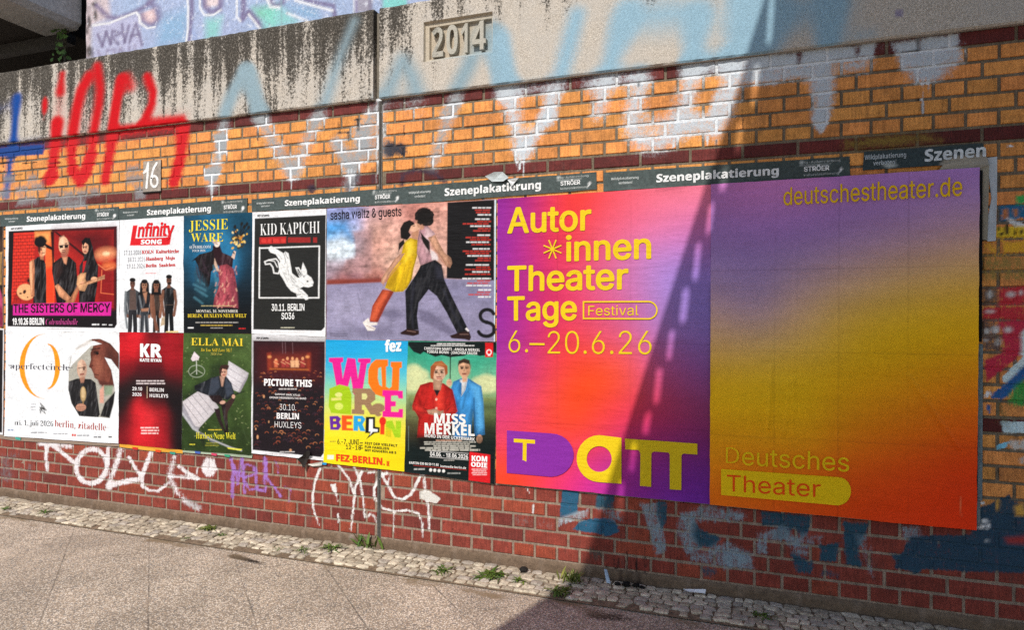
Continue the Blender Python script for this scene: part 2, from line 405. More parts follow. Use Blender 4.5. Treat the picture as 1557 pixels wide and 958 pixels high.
# ------------------------------------------------------------------ sheets pasted on the wall
class Sheet:
    """a paper sheet on the wall: corners tl, tr, br, bl in the photograph, printed picture and lettering"""
    def __init__(s, tl, tr, br, bl, crop, base='f4f4f6', y=-0.010, res=0.0031, seed=1, amp=0.0015):
        s.q = [on_wall(*c) for c in (tl, tr, br, bl)]; s.y = y; s.seed = seed; s.amp = amp
        wd = abs(s.q[1][0] - s.q[0][0]); ht = abs(s.q[0][1] - s.q[3][1])
        s.nx = max(2, int(wd / res) + 1); s.nz = max(2, int(ht / res) + 1)
        u = np.linspace(0, 1, s.nx)[:, None, None]; v = np.linspace(0, 1, s.nz)[None, :, None]
        g = (s.q[3] * (1 - u) + s.q[2] * u) * (1 - v) + (s.q[0] * (1 - u) + s.q[1] * u) * v
        ed = np.minimum(np.minimum(u, 1 - u) * wd, np.minimum(v, 1 - v) * ht); wob = np.exp(-ed[..., 0] / 0.012)
        g[..., 0] += wob * 0.004 * (fnoise(g[..., 1] * 14, g[..., 0] * 2, seed, 3) - .5); g[..., 1] += wob * 0.004 * (fnoise(g[..., 0] * 14, g[..., 1] * 2, seed + 9, 3) - .5)
        s.g = g.reshape(-1, 2); s.lifted = ed.reshape(-1); s.a = Paint(s.g, base); s.a.crop(*crop); s.t = []; s.lift = 0.0008 + (1.2 if res > .005 else 0.95) * amp; s.edge = lin('d0ccc4')
    def surf(s, P):
        return s.y + s.amp * 2 * (fnoise(P[:, 0] * 2.6, P[:, 1] * 11, s.seed, 2) - 0.5) 
    def T(s, txt, x0, yt, yb, x1, yb1=None, col='ffffff', f='B', b=0.0, sh=0.0):
        a = s.a.W([x0, yb, x1, yb if yb1 is None else yb1, x0, yt]); s.t.append((txt, f, b, a, lin(col), sh))
    def bars(s, x0, y0, x1, y1, n, col, seed=0, wd=0.55):
        """lines of print too small to read"""
        r = random.Random(seed)
        for k in range(n):
            ya = y0 + (y1 - y0) * (k + 0.5) / n; h = (y1 - y0) / n * wd; x = x0 + r.uniform(0, .1) * (x1 - x0); xe = x1 - r.uniform(0, .1) * (x1 - x0)
            while x < xe:
                L = r.uniform(1.2, 3.5) * h * 1.6; x2 = min(x + L, xe)
                s.a.p(col, x, ya - h / 2, x2, ya - h / 2, x2, ya + h / 2, x, ya + h / 2, soft=2.0, a=0.85); x = x2 + h * 0.5
    def build(s, name, label, cat, group, mat_=None, hole=None):
        mat_ = mat_ or M['print']; m = MB(); n = len(s.g)
        yy = s.surf(s.g) - 0.006 * np.exp(-s.lifted / 0.014) * np.clip(fnoise(s.g[:, 0] * 6, s.g[:, 1] * 6, s.seed + 3, 2) - .48, 0, 1) * 2
        v = np.c_[s.g[:, 0], yy, s.g[:, 1]]
        m.add(v, grid_faces(s.nx, s.nz), s.a.rgb)
        gi = np.arange(n).reshape(s.nx, s.nz); ring = np.r_[gi[:, 0], gi[-1, 1:], gi[::-1, -1][1:], gi[0, ::-1][1:-1]]
        r1 = v[ring]; r2 = r1.copy(); r2[:, 1] = min(-0.001, s.y + 0.02); k = len(ring); j = np.arange(k); jn = (j + 1) % k
        m.add(np.concatenate([r1, r2]), np.stack([j, j + k, jn + k, jn], -1), s.edge)
        o = m.build(name, mat_, smooth=True); tag(o, label, cat, group)
        if s.t:
            small = MB()
            for (vv, ff), (txt, f, b, a, col, sh) in zip(glyphs([(t[0], t[1], t[2]) for t in s.t]), s.t):
                if not len(vv): continue
                x0, x1 = vv[:, 0].min(), vv[:, 0].max(); top = vv[:, 1].max()
                u = (vv[:, 0] - x0) / (x1 - x0); h = vv[:, 1] / top; H = a[2][1] - a[0][1]
                P = a[0] + u[:, None] * (a[1] - a[0]); P[:, 1] += h * H; P[:, 0] += sh * h * H
                L = small if H < 0.022 else MB()
                em = H / top; sx_ = (a[1][0] - a[0][0]) / (x1 - x0); Y = s.surf(P) - s.lift
                if b > 0: P = a[0] + (P - a[0]) * np.array([1 - 2 * b * sx_ / max(1e-6, a[1][0] - a[0][0]), 1.0]) + np.array([b * sx_, 0])
                for k_ in range(9 if b > 0 else 1):
                    t_ = k_ * math.pi / 4; r_ = b if 0 < k_ else 0.0
                    L.add(np.c_[P[:, 0] + r_ * math.cos(t_) * sx_, Y - .00003 * k_, P[:, 1] + r_ * math.sin(t_) * em * .8], ff, col)
                if L is not small: L.build('lettering', mat_, parent=o)
            if small.n: small.build('small_print', mat_, parent=o)
        return o

# ------------------------------------------------------------------ graffiti, traced once and sprayed on every surface it crosses
def spray(p, kind):
    """kind: 'cap' (concrete) or 'brick'"""
    sil = '~~' if kind == 'brick' else '9fc0d2'
    ka = 0.82 if kind == 'brick' else 0.97; kw = 1.12 if kind == 'brick' else 1.3
    # blue letter, far left
    p.crop(0, 90, 4.353); B = '0f4a9c'
    p.l(B, 46, 112, 250, 98, 420, 88, 560, 70, 660, 52, 790, 42, 905, soft=26, w1=34)
    if kind == 'brick': p.p('123f86', -120, 600, 290, 565, 288, 630, -120, 655, soft=10)
    p.l(B, 30, -100, 590, 40, 575, 270, 545, soft=60, a=.75); p.l(B, 70, -90, 330, 20, 320, 110, 270, soft=70, a=.55); p.l(B, 40, -60, 300, -80, 520, soft=60, a=.5)
    # red letters
    R = 'd40c18'; wide = p.l
    def rl(c, w_, *a_, w1=None, **k_): wide(c, w_ * (1.4 if c == R and w_ < 62 else 1), *a_, w1=None if w1 is None else w1 * 1.4, **k_)
    p.l = rl
    p.e(R, 296, 300, 20, 55, 3, soft=26); p.l(R, 10, 292, 350, 290, 400, soft=22, a=.6)
    p.l(R, 34, 412, 95, 398, 215, soft=26, a=.85); p.l(R, 28, 405, 215, 378, 420, soft=70, a=.62); p.l(R, 52, 378, 420, 366, 560, 350, 690, 328, 800, soft=26)
    p.l(R, 50, 312, 795, 350, 770, soft=22)
    p.l(R, 46, 588, 110, 540, 200, 505, 330, 480, 480, 470, 640, 482, 740, soft=26); p.l(R, 42, 482, 740, 530, 810, soft=30)
    p.l(R, 40, 645, 45, 664, 190, 655, 300, 622, 470, 606, 620, 570, 740, 528, 805, soft=30); p.l(R, 52, 600, 640, 560, 760, soft=26)
    p.l(R, 90, 610, 100, 560, 330, 520, 520, soft=110, a=.4)
    p.l(R, 50, 800, 130, 772, 280, 742, 470, 722, 640, 695, 800, soft=24); p.l(R, 40, 840, 110, 855, 185, soft=40, a=.8); p.l(R, 60, 850, 150, 960, 160, soft=80, a=.4)
    p.l(R, 36, 975, 110, 1012, 215, 1005, 290, 965, 385, 945, 425, soft=26); p.p(R, 735, 440, 900, 425, 1000, 400, 1215, 380, 1240, 430, 980, 470, 740, 510, soft=30)
    p.l(R, 50, 1010, 395, 1200, 385, soft=80, a=.5); p.l(R, 58, 1212, 460, 1195, 640, 1150, 815, soft=28)
    if kind == 'brick':
        p.p(R, 735, 515, 1200, 460, 1240, 520, 760, 575, soft=60, a=.5); p.p(R, 300, 570, 720, 520, 720, 570, 300, 610, soft=40, a=.35)
    # long silver letters running over concrete and bricks
    p.l = wide; SL, SR_ = 'a4a9ac', 'd2dbe3'; sil = SL if kind == 'brick' else '98b0ba'
    p.crop(0, 0, 2.995); q = lambda w, *pts, soft=34, a=1: p.l(sil, w * kw, *pts, soft=soft * kw, a=a * ka)
    q(44, 1112, 315, 1060, 420, 1030, 500, 1015, 580, 1000, 690, 975, 780, 965, 850, soft=26); q(30, 1125, 315, 1165, 450, 1195, 540, soft=26)
    if kind == 'brick':
        for a_ in ((965, 610, 1035, 610, 1030, 700, 1000, 700), (925, 765, 1010, 760, 985, 820, 930, 820)): p.p(sil, *a_, soft=8, a=.8)
        p.l('e4eaee', 5, 968, 800, 962, 925, soft=4); p.l('e4eaee', 5, 1000, 690, 1002, 725, soft=4)
    p.crop(380, 0, 2.995)
    q(34, 0, 350, 20, 440, 45, 530); q(50, 45, 530, 110, 650, 185, 780); q(46, 205, 780, 262, 640, 305, 540); q(30, 305, 540, 345, 460, 385, 330, 425, 220, 475, 95, soft=40)
    q(56, 395, 650, 455, 760, soft=24); q(50, 545, 520, 520, 640, 470, 770, 455, 840, soft=30); q(40, 590, 460, 600, 700, soft=30, a=.8); q(60, 490, 600, 545, 700, soft=30, a=.8)
    q(44, 620, 430, 660, 350, 695, 275, 740, 350, 765, 430, soft=46); q(50, 940, 410, 1000, 290, 1050, 150, soft=40); q(44, 930, 480, 880, 600, 835, 740, soft=30); q(60, 775, 520, 690, 480, soft=50, a=.5)
    q(46, 1105, 130, 1130, 280, 1175, 420, soft=36); q(40, 880, 510, 945, 460, soft=26, a=.8)
    if kind == 'brick':
        for a_ in ((450, 770, 455, 875), (463, 770, 466, 860), (475, 780, 474, 850), (185, 790, 188, 860), (580, 480, 578, 850)): p.l('e6ebee', 4, *a_, soft=3)
        for c in ((640, 680, 34, 40), (690, 680, 26, 36)): p.e('33333f', *c, soft=14, a=.85)
        p.l('3a2a3c', 26, 690, 840, 700, 790, 760, 770, 840, 790, 890, 830, soft=16, a=.8); p.e('35283a', 280, 860, 22, 24, soft=12, a=.8); p.l('3a3040', 22, 445, 860, 480, 820, 490, 800, soft=16, a=.75); p.l('3a3040', 20, 560, 770, 560, 830, soft=14, a=.7); p.l('3a3040', 14, 340, 850, 360, 870, soft=12, a=.6)
    sil = SR_ if kind == 'brick' else '9fc3d6'
    p.crop(760, 0, 2.995)
    q(60, 0, 180, 20, 330, 50, 480, 80, 600, 100, 690, soft=40); q(54, 230, 520, 180, 580, 110, 680, soft=30); q(50, 265, 400, 300, 260, 350, 70, soft=44); q(54, 235, 450, 210, 530, soft=30)
    q(56, 585, 60, 530, 200, 490, 330, 465, 440, 450, 510, soft=46); q(110, 600, 80, 760, 60, 900, 60, soft=90, a=.85); q(56, 900, 80, 885, 200, 880, 290, soft=46)
    q(70, 650, 370, 610, 480, 600, 580, 640, 640, 720, 655, 800, 610, 840, 500, 860, 400, 880, 330, soft=46); q(60, 690, 560, 850, 560, soft=50, a=.8)
    q(66, 905, 570, 980, 590, 1040, 480, 1060, 380, 1075, 280, soft=40); q(80, 1060, 300, 1100, 130, 1140, 0, 1150, -60, soft=60); q(40, 1000, 430, 960, 540, soft=30)
    q(70, 870, 300, 1040, 285, soft=40, a=.9); q(60, 400, 380, 620, 350, soft=40, a=.8); q(44, 0, 420, 200, 400, soft=40, a=.8)
    if kind == 'brick':
        for a_ in ((78, 700, 80, 780), (92, 700, 92, 770), (106, 690, 108, 800), (945, 620, 948, 665), (795, 630, 790, 670)): p.l('e8edf0', 5, *a_, soft=3)
    p.crop(1157, 0, 2.995)
    q(90, -60, -60, 30, 60, 10, 200, soft=60); q(80, 330, -80, 315, 60, 310, 180, soft=44); q(130, -20, 50, 160, 40, 330, 10, soft=90, a=.7); q(60, 30, 130, 120, 80, soft=70, a=.5)
    if kind == 'brick':
        for a_ in ((-50, 255, 165, 235, 165, 300, -50, 320), (185, 225, 430, 205, 430, 262, 185, 290), (450, 195, 520, 190, 510, 250, 450, 255), (600, 195, 712, 175, 712, 232, 620, 240), (728, 168, 900, 150, 890, 210, 728, 225)): p.p(sil, *a_, soft=16, a=.95)
        q(60, 530, 200, 600, 190, soft=60, a=.4); q(70, -40, 345, 60, 345, soft=24); q(64, 130, 330, 200, 325, soft=24); q(66, 390, 300, 470, 290, soft=30, a=.8)
        q(84, 290, 300, 290, 420, 275, 520, soft=26); q(66, 245, 310, 245, 400, soft=20, a=.6); q(50, 275, 530, 270, 565, soft=14)
        q(80, 665, 270, 770, 262, soft=20); q(80, 805, 255, 880, 248, soft=30); q(40, 690, 335, 840, 320, soft=50, a=.9); q(50, 730, 340, 790, 330, soft=24)
        for a_ in ((733, 360, 737, 515), (760, 360, 758, 425), (262, 560, 262, 612), (275, 560, 275, 605), (285, 560, 284, 600), (250, 555, 250, 570)): p.l('dfe6ec', 7, *a_, soft=3)
    else: q(30, 440, 165, 500, 150, soft=40, a=.6)
    if kind == 'cap': p.p('9a8fb0', 608, 40, 650, 38, 650, 76, 610, 78, soft=6, a=.6)
    if kind != 'brick': return
    J = '14100c'
    p.crop(0, 90, 4.353)
    for a_ in ((18, 655, 22, 715), (-40, 662, 110, 648), (172, 648, 174, 692), (252, 640, 253, 655), (212, 690, 216, 758), (0, 690, 60, 684), (150, 690, 250, 680), (1252, 600, 1256, 660), (-30, 745, 30, 740), (254, 880, 256, 940), (302, 790, 302, 860), (410, 740, 412, 780), (70, 770, 150, 762), (330, 690, 400, 682)): p.l(J, 7, *a_, soft=4, a=.95)
    p.crop(380, 0, 2.995)
    for a_ in ((406, 556, 408, 602), (490, 543, 493, 592), (446, 604, 450, 640), (478, 545, 505, 540), (400, 605, 450, 600), (35, 600, 36, 640), (700, 570, 702, 615)): p.l(J, 7, *a_, soft=4, a=.95)
    p.crop(760, 0, 2.995)
    for a_ in ((1108, 530, 1106, 585), (985, 640, 987, 690), (630, 375, 632, 390), (1050, 460, 1052, 520)): p.l(J, 7, *a_, soft=4, a=.8)
    p.crop(1157, 0, 2.995)
    for a_ in ((718, 168, 720, 228), (640, 240, 722, 228), (720, 450, 722, 505)): p.l(J, 9, *a_, soft=4, a=.95)
    # dark olive soot above the torn strip, grey wash at far left, lower tags
    p.p('~5c4a1c', 375, 640, 520, 615, 760, 605, 830, 640, 600, 670, 380, 680, soft=40, a=.85)
    p.crop(0, 90, 4.353)
    for a_ in ((-60, 870, 60, 850, 60, 915, -60, 935), (95, 840, 190, 825, 190, 880, 95, 895), (200, 820, 285, 810, 285, 870, 200, 885), (300, 880, 400, 870, 400, 930, 290, 945), (410, 870, 490, 860, 490, 920, 410, 935), (500, 865, 580, 855, 580, 915, 500, 930), (590, 850, 660, 845, 660, 905, 590, 915), (840, 705, 930, 690, 925, 740, 835, 755), (830, 765, 950, 750, 950, 810, 825, 835), (880, 830, 1000, 830, 960, 930, 890, 940), (120, 900, 240, 895, 250, 960, 100, 980), (380, 930, 560, 925, 590, 990, 380, 1000), (20, 770, 100, 765, 100, 815, 20, 820), (180, 765, 250, 755, 245, 805, 180, 815)): p.p('8b8a8c', *a_, soft=22, a=.72)
    p.crop(0, 640, 5.043); W_ = 'efe9ea'; k = dict(soft=9, a=.86)
    p.l(W_, 44, 330, 170, 355, 180, 350, 260, 360, 385, soft=9, a=.9, w1=22); p.l(W_, 34, 400, 190, 470, 240, 560, 315, **k); p.l(W_, 40, 300, 175, 420, 180, 540, 195, soft=12, a=.7)
    t = np.linspace(0.3, 2 * np.pi + .1, 22); p.l(W_, 38, *np.stack([700 + 118 * np.sin(t) + 6 * np.cos(t), 350 - 132 * np.cos(t)], -1).ravel(), **k)
    p.l(W_, 42, 925, 225, 890, 330, 850, 440, 832, 515, soft=14, a=.75); p.l(W_, 40, 830, 505, 920, 475, 1060, 450, **k); p.l(W_, 30, 990, 280, 1040, 370, 1085, 430, **k)
    p.l(W_, 36, 1160, 235, 1120, 340, 1085, 430, 1090, 500, 1140, 535, 1210, 540, 1290, 480, w1=20, **k); p.l(W_, 30, 830, 190, 825, 330, **k)
    p.l(W_, 36, 1345, 190, 1335, 280, 1300, 430, 1350, 540, 1420, 620, 1520, 670, soft=20, a=.72); p.l(W_, 30, 1310, 425, 1400, 430, 1510, 445, soft=12, a=.8); p.l(W_, 26, 1370, 350, 1440, 400, 1510, 440, **k)
    p.l(W_, 30, 1340, 235, 1440, 230, 1510, 235, soft=14, a=.65)
    p.p('77686a', 0, 260, 150, 240, 150, 290, 90, 300, 100, 470, 0, 500, soft=30, a=.5); p.p('77686a', 215, 320, 250, 325, 240, 480, 110, 430, 215, 440, soft=14, a=.5)
    p.crop(280, 660, 5.043)
    p.p(W_, 130, 240, 170, 180, 240, 190, 250, 270, 215, 330, 160, 330, 135, 290, soft=14, a=.85); p.p('6c6462', 0, 470, 165, 480, 170, 570, 0, 590, soft=30, a=.3)
    p.l(W_, 14, 100, 265, 95, 305, soft=8)
    V = 'a678c8'; k = dict(soft=9, a=.85)
    p.l(V, 26, 352, 175, 375, 260, 370, 380, 370, 490, **k); p.l(V, 20, 385, 240, 410, 385, 440, 170, **k); p.l(V, 22, 440, 165, 452, 300, 462, 450, **k); p.l(V, 18, 450, 340, 540, 310, 530, 245, 470, 235, 445, 330, 500, 430, 560, 420, soft=8, a=.8)
    p.l(V, 22, 545, 260, 560, 430, 620, 440, 615, 180, **k); p.l(V, 20, 625, 190, 630, 330, 740, 480, **k); p.l(V, 14, 690, 210, 720, 250, 715, 300, soft=12, a=.65); p.l(V, 14, 745, 440, 775, 400, 815, 440, 800, 520, soft=14, a=.6)
    k = dict(soft=7, a=.92); W2 = 'f2efec'
    p.l(W2, 22, 1040, 270, 1000, 370, 985, 470, 985, 570, 1020, 660, 1035, 700, w1=12, **k); p.l(W2, 22, 1180, 240, 1260, 340, 1305, 470, 1290, 640, 1280, 740, w1=12, **k)
    p.l(W2, 20, 1300, 245, 1350, 360, 1370, 480, 1385, 640, w1=14, **k); p.l(W2, 20, 1360, 290, 1315, 400, 1300, 520, **k); p.p(W2, 1120, 385, 1165, 380, 1170, 440, 1160, 470, 1130, 420, soft=5); p.l(W2, 8, 1172, 470, 1180, 520, soft=5); p.l(W2, 12, 1180, 615, 1185, 680, soft=6)
    p.l(W2, 16, 1405, 640, 1430, 610, 1465, 640, 1500, 760, soft=10, a=.75)
    p.crop(560, 690, 5.043)
    p.l(W2, 24, 140, 150, 80, 180, 45, 270, 50, 350, 110, 420, 200, 445, 300, 435, 380, 460, 415, 540, 415, 640, w1=14, **k); p.l(W2, 22, 100, 150, 160, 260, 200, 335, 260, 355, 330, 310, 400, 170, **k)
    p.l(W2, 20, 425, 165, 440, 300, 460, 430, 468, 590, **k); p.p('e6e2da', 395, 290, 470, 285, 560, 345, 520, 385, 395, 350, soft=5); p.l(W2, 12, 195, 450, 190, 600, soft=8, a=.8); p.l(W2, 10, 165, 150, 158, 240, soft=6)
    p.l(W2, 18, 0, 150, 60, 140, soft=8, a=.7)
    for a_ in ((1215, 265, 1235, 300), (1268, 390, 1262, 455)): p.l(W2, 13, *a_, soft=5)
    for a_ in ((200, 600, 250, 560), (500, 680, 540, 640), (560, 540, 600, 520), (350, 430, 400, 380), (800, 620, 806, 750), (770, 500, 772, 620), (640, 590, 680, 560), (660, 640, 700, 590), (355, 520, 357, 650), (840, 810, 890, 760)): p.l('3c1512', 6, *a_, soft=6, a=.7)
    p.p('8a6a66', 1100, 460, 1230, 470, 1260, 570, 1110, 545, soft=40, a=.5); p.p('9a7a76', 1280, 520, 1430, 520, 1420, 560, 1290, 570, soft=40, a=.45)
    # big dark blue letters under the theatre posters (in the shade)
    p.crop(840, 740, 5.043); D = '~17323f'; L_ = '27607f'; G_ = '~5a666d'
    p.p(L_, 80, 0, 205, 30, 190, 210, 50, 245, soft=6, a=.95); p.p(L_, 150, 330, 210, 270, 330, 240, 450, 250, 500, 290, 510, 350, 420, 390, 330, 360, 190, 345, soft=8, a=.95)
    p.p('aab4bb', 50, 245, 180, 195, 280, 170, 270, 240, 130, 280, 40, 315, soft=10, a=.6)
    p.p(D, 340, 60, 480, 60, 460, 170, 330, 170, soft=10, a=.9); p.p('7f8d96', 330, 170, 510, 175, 560, 290, 480, 270, 400, 210, soft=24, a=.6)
    p.p(G_, 670, 130, 800, 120, 840, 260, 880, 500, 790, 540, 740, 350, soft=14, a=.68); p.p(D, 800, 110, 880, 120, 870, 280, 840, 330, 800, 220, soft=8, a=.9)
    p.p(D, 1070, 240, 1130, 320, 1290, 400, 1240, 460, 1120, 470, 1060, 380, soft=12, a=.92); p.p(G_, 980, 200, 1180, 140, 1490, 190, 1460, 280, 1100, 270, 1080, 380, 1130, 480, 1020, 520, 950, 350, soft=24, a=.62)
    p.p(G_, 1030, 480, 1200, 480, 1340, 400, 1440, 470, 1520, 540, 1520, 640, 1060, 590, soft=30, a=.55); p.p(D, 1140, 620, 1260, 630, 1270, 710, 1150, 700, soft=20, a=.6)
    p.p('5c5048', 270, 470, 400, 480, 400, 560, 280, 570, soft=40, a=.6)
    r = random.Random(3)
    for k_ in range(15): x = r.uniform(470, 720); p.l('~1a0c0a', r.uniform(4, 9), x, r.uniform(420, 560), x + r.uniform(-8, 8), r.uniform(660, 760), soft=6, a=.75)
    for x in (800, 420, 465): p.l('~1a0c0a', 9, x, 540, x - 8, 760, soft=6, a=.7)
    p.crop(1100, 760, 5.043)
    p.p(D, 285, 85, 500, 110, 460, 180, 500, 210, 300, 200, soft=10, a=.85); p.p(D, 510, 110, 680, 130, 660, 240, 600, 300, 540, 220, 480, 300, 380, 300, 420, 200, soft=14, a=.85)
    p.p(G_, 260, 260, 460, 200, 640, 340, 660, 430, 540, 420, 470, 310, 350, 320, 330, 430, 240, 420, soft=24, a=.6); p.p(G_, 600, 260, 780, 280, 720, 350, 560, 330, soft=20, a=.5)
    p.p(D, 735, 350, 890, 330, 870, 480, 740, 470, soft=12, a=.95); p.p(D, 915, 165, 1120, 180, 1040, 400, 1060, 520, 940, 500, 920, 300, soft=16, a=.92); p.p(D, 500, 400, 690, 470, 690, 580, 560, 560, soft=20, a=.85)
    p.p(D, 1280, 410, 1513, 430, 1513, 590, 1340, 520, soft=14, a=.9); p.p(G_, 1340, 200, 1513, 210, 1513, 310, 1380, 320, soft=24, a=.6); p.p(D, 740, 540, 900, 560, 890, 610, 740, 590, soft=24, a=.6)
    p.p(G_, 1020, 270, 1120, 290, 1140, 470, 1180, 640, 1100, 560, 1060, 420, soft=24, a=.42); p.p(G_, 0, 380, 200, 400, 240, 530, 0, 540, soft=24, a=.55)
    p.crop(1460, 600, 3.99)
    p.p('~182c3a', 110, 690, 200, 655, 300, 605, 320, 640, 370, 660, 600, 640, 700, 1100, -400, 1060, -300, 860, 60, 850, 100, 740, soft=10, a=.95)
    p.p('~bd7a2c', 330, 680, 380, 660, 400, 740, 340, 740, soft=10, a=.8); p.p('~7a2018', 270, 870, 400, 860, 400, 910, 290, 905, soft=14, a=.8); p.p('~bd7a2c', 215, 640, 240, 640, 235, 710, 220, 700, soft=6, a=.7)
    for c_ in ((130, 660, 24, 8), (150, 770, 22, 12), (170, 800, 12, 16), (130, 805, 22, 14), (165, 890, 5, 12)): p.e('~a8b4b4', *c_, soft=6)
    p.p('~8fa0aa', 245, 165, 700, 165, 700, 240, 265, 235, soft=6); p.p('~5a8fb8', 222, 305, 300, 285, 280, 325, 225, 335, soft=5); p.p('~8f8a84', 300, 280, 700, 270, 700, 340, 310, 335, soft=16, a=.8); p.p('~8f8a84', 340, 380, 400, 370, 400, 430, 360, 420, soft=14, a=.6)
    p.crop(1460, 400, 3.99)
    p.p('~4a3a30', 125, 150, 240, 140, 235, 250, 125, 260, soft=14, a=.75); p.p('~8c1f28', 240, 150, 700, 120, 700, 250, 240, 255, soft=14, a=.95); p.p('~8c1f28', 130, 270, 700, 255, 700, 340, 140, 340, soft=10, a=.9)
    p.p('~8a1c30', 220, 350, 700, 340, 700, 560, 560, 590, 380, 540, 280, 640, 160, 720, 150, 590, 260, 540, 260, 440, soft=12, a=.92); p.p('~4a3a34', 125, 350, 215, 350, 250, 530, 130, 540, soft=16, a=.75)
    for c_ in ((180, 190, 12, 22), (310, 190, 30, 16), (370, 180, 12, 14), (215, 405, 22, 22), (290, 405, 24, 18), (160, 415, 18, 16), (180, 295, 30, 9), (230, 480, 12, 20), (150, 470, 16, 5)): p.e('~9a9a98', *c_, soft=10, a=.8)
    p.p('~93a2aa', 255, 690, 390, 560, 480, 470, 480, 560, 270, 735, soft=6); p.p('~9ab6bc', 372, 420, 480, 330, 480, 560, 372, 560, soft=8)
    p.p('~153f6c', 270, 740, 400, 610, 480, 560, 480, 640, 330, 760, 260, 830, 180, 820, 200, 780, soft=10); p.p('~2a6a2e', 300, 800, 340, 740, 480, 650, 480, 900, 300, 860, soft=18, a=.85); p.p('~c8d2d4', 140, 800, 175, 760, 180, 800, 150, 830, soft=6)
    p.p('~153f6c', 160, 860, 185, 860, 180, 915, 165, 910, soft=6)
    p.p('~3c3d20', 215, 860, 290, 850, 290, 1000, 230, 960, soft=30, a=.55)
    p.crop(1460, 220, 4.79)
    p.p('~124a68', 280, 440, 700, 420, 700, 560, 540, 560, 440, 530, 380, 550, 290, 560, soft=12, a=.9); p.p('~8a5228', 310, 470, 345, 465, 345, 540, 315, 540, soft=6); p.p('~8a5228', 385, 470, 420, 465, 420, 520, 390, 525, soft=6); p.p('~207a3a', 405, 370, 620, 330, 620, 420, 420, 430, soft=16, a=.9)
    p.p('~b8bcbc', 340, 530, 480, 580, 480, 620, 360, 570, soft=8); p.p('~b88a1c', 260, 600, 480, 590, 480, 680, 265, 675, soft=10, a=.9); p.p('~a67a1c', 300, 700, 480, 700, 480, 790, 320, 795, soft=16, a=.85); p.p('~a67a1c', 160, 710, 290, 705, 285, 800, 165, 800, soft=30, a=.55); p.p('~6e5a2c', 150, 820, 480, 800, 480, 990, 155, 990, soft=24, a=.65)
    for c_ in ((285, 610, 10, 18), (340, 615, 18, 40), (300, 650, 20, 12), (400, 640, 6, 14), (445, 635, 8, 16)): p.e('~1c130c', *c_, soft=6)
    p.e('~d8d8dc', 365, 6, 28, 9, soft=5)

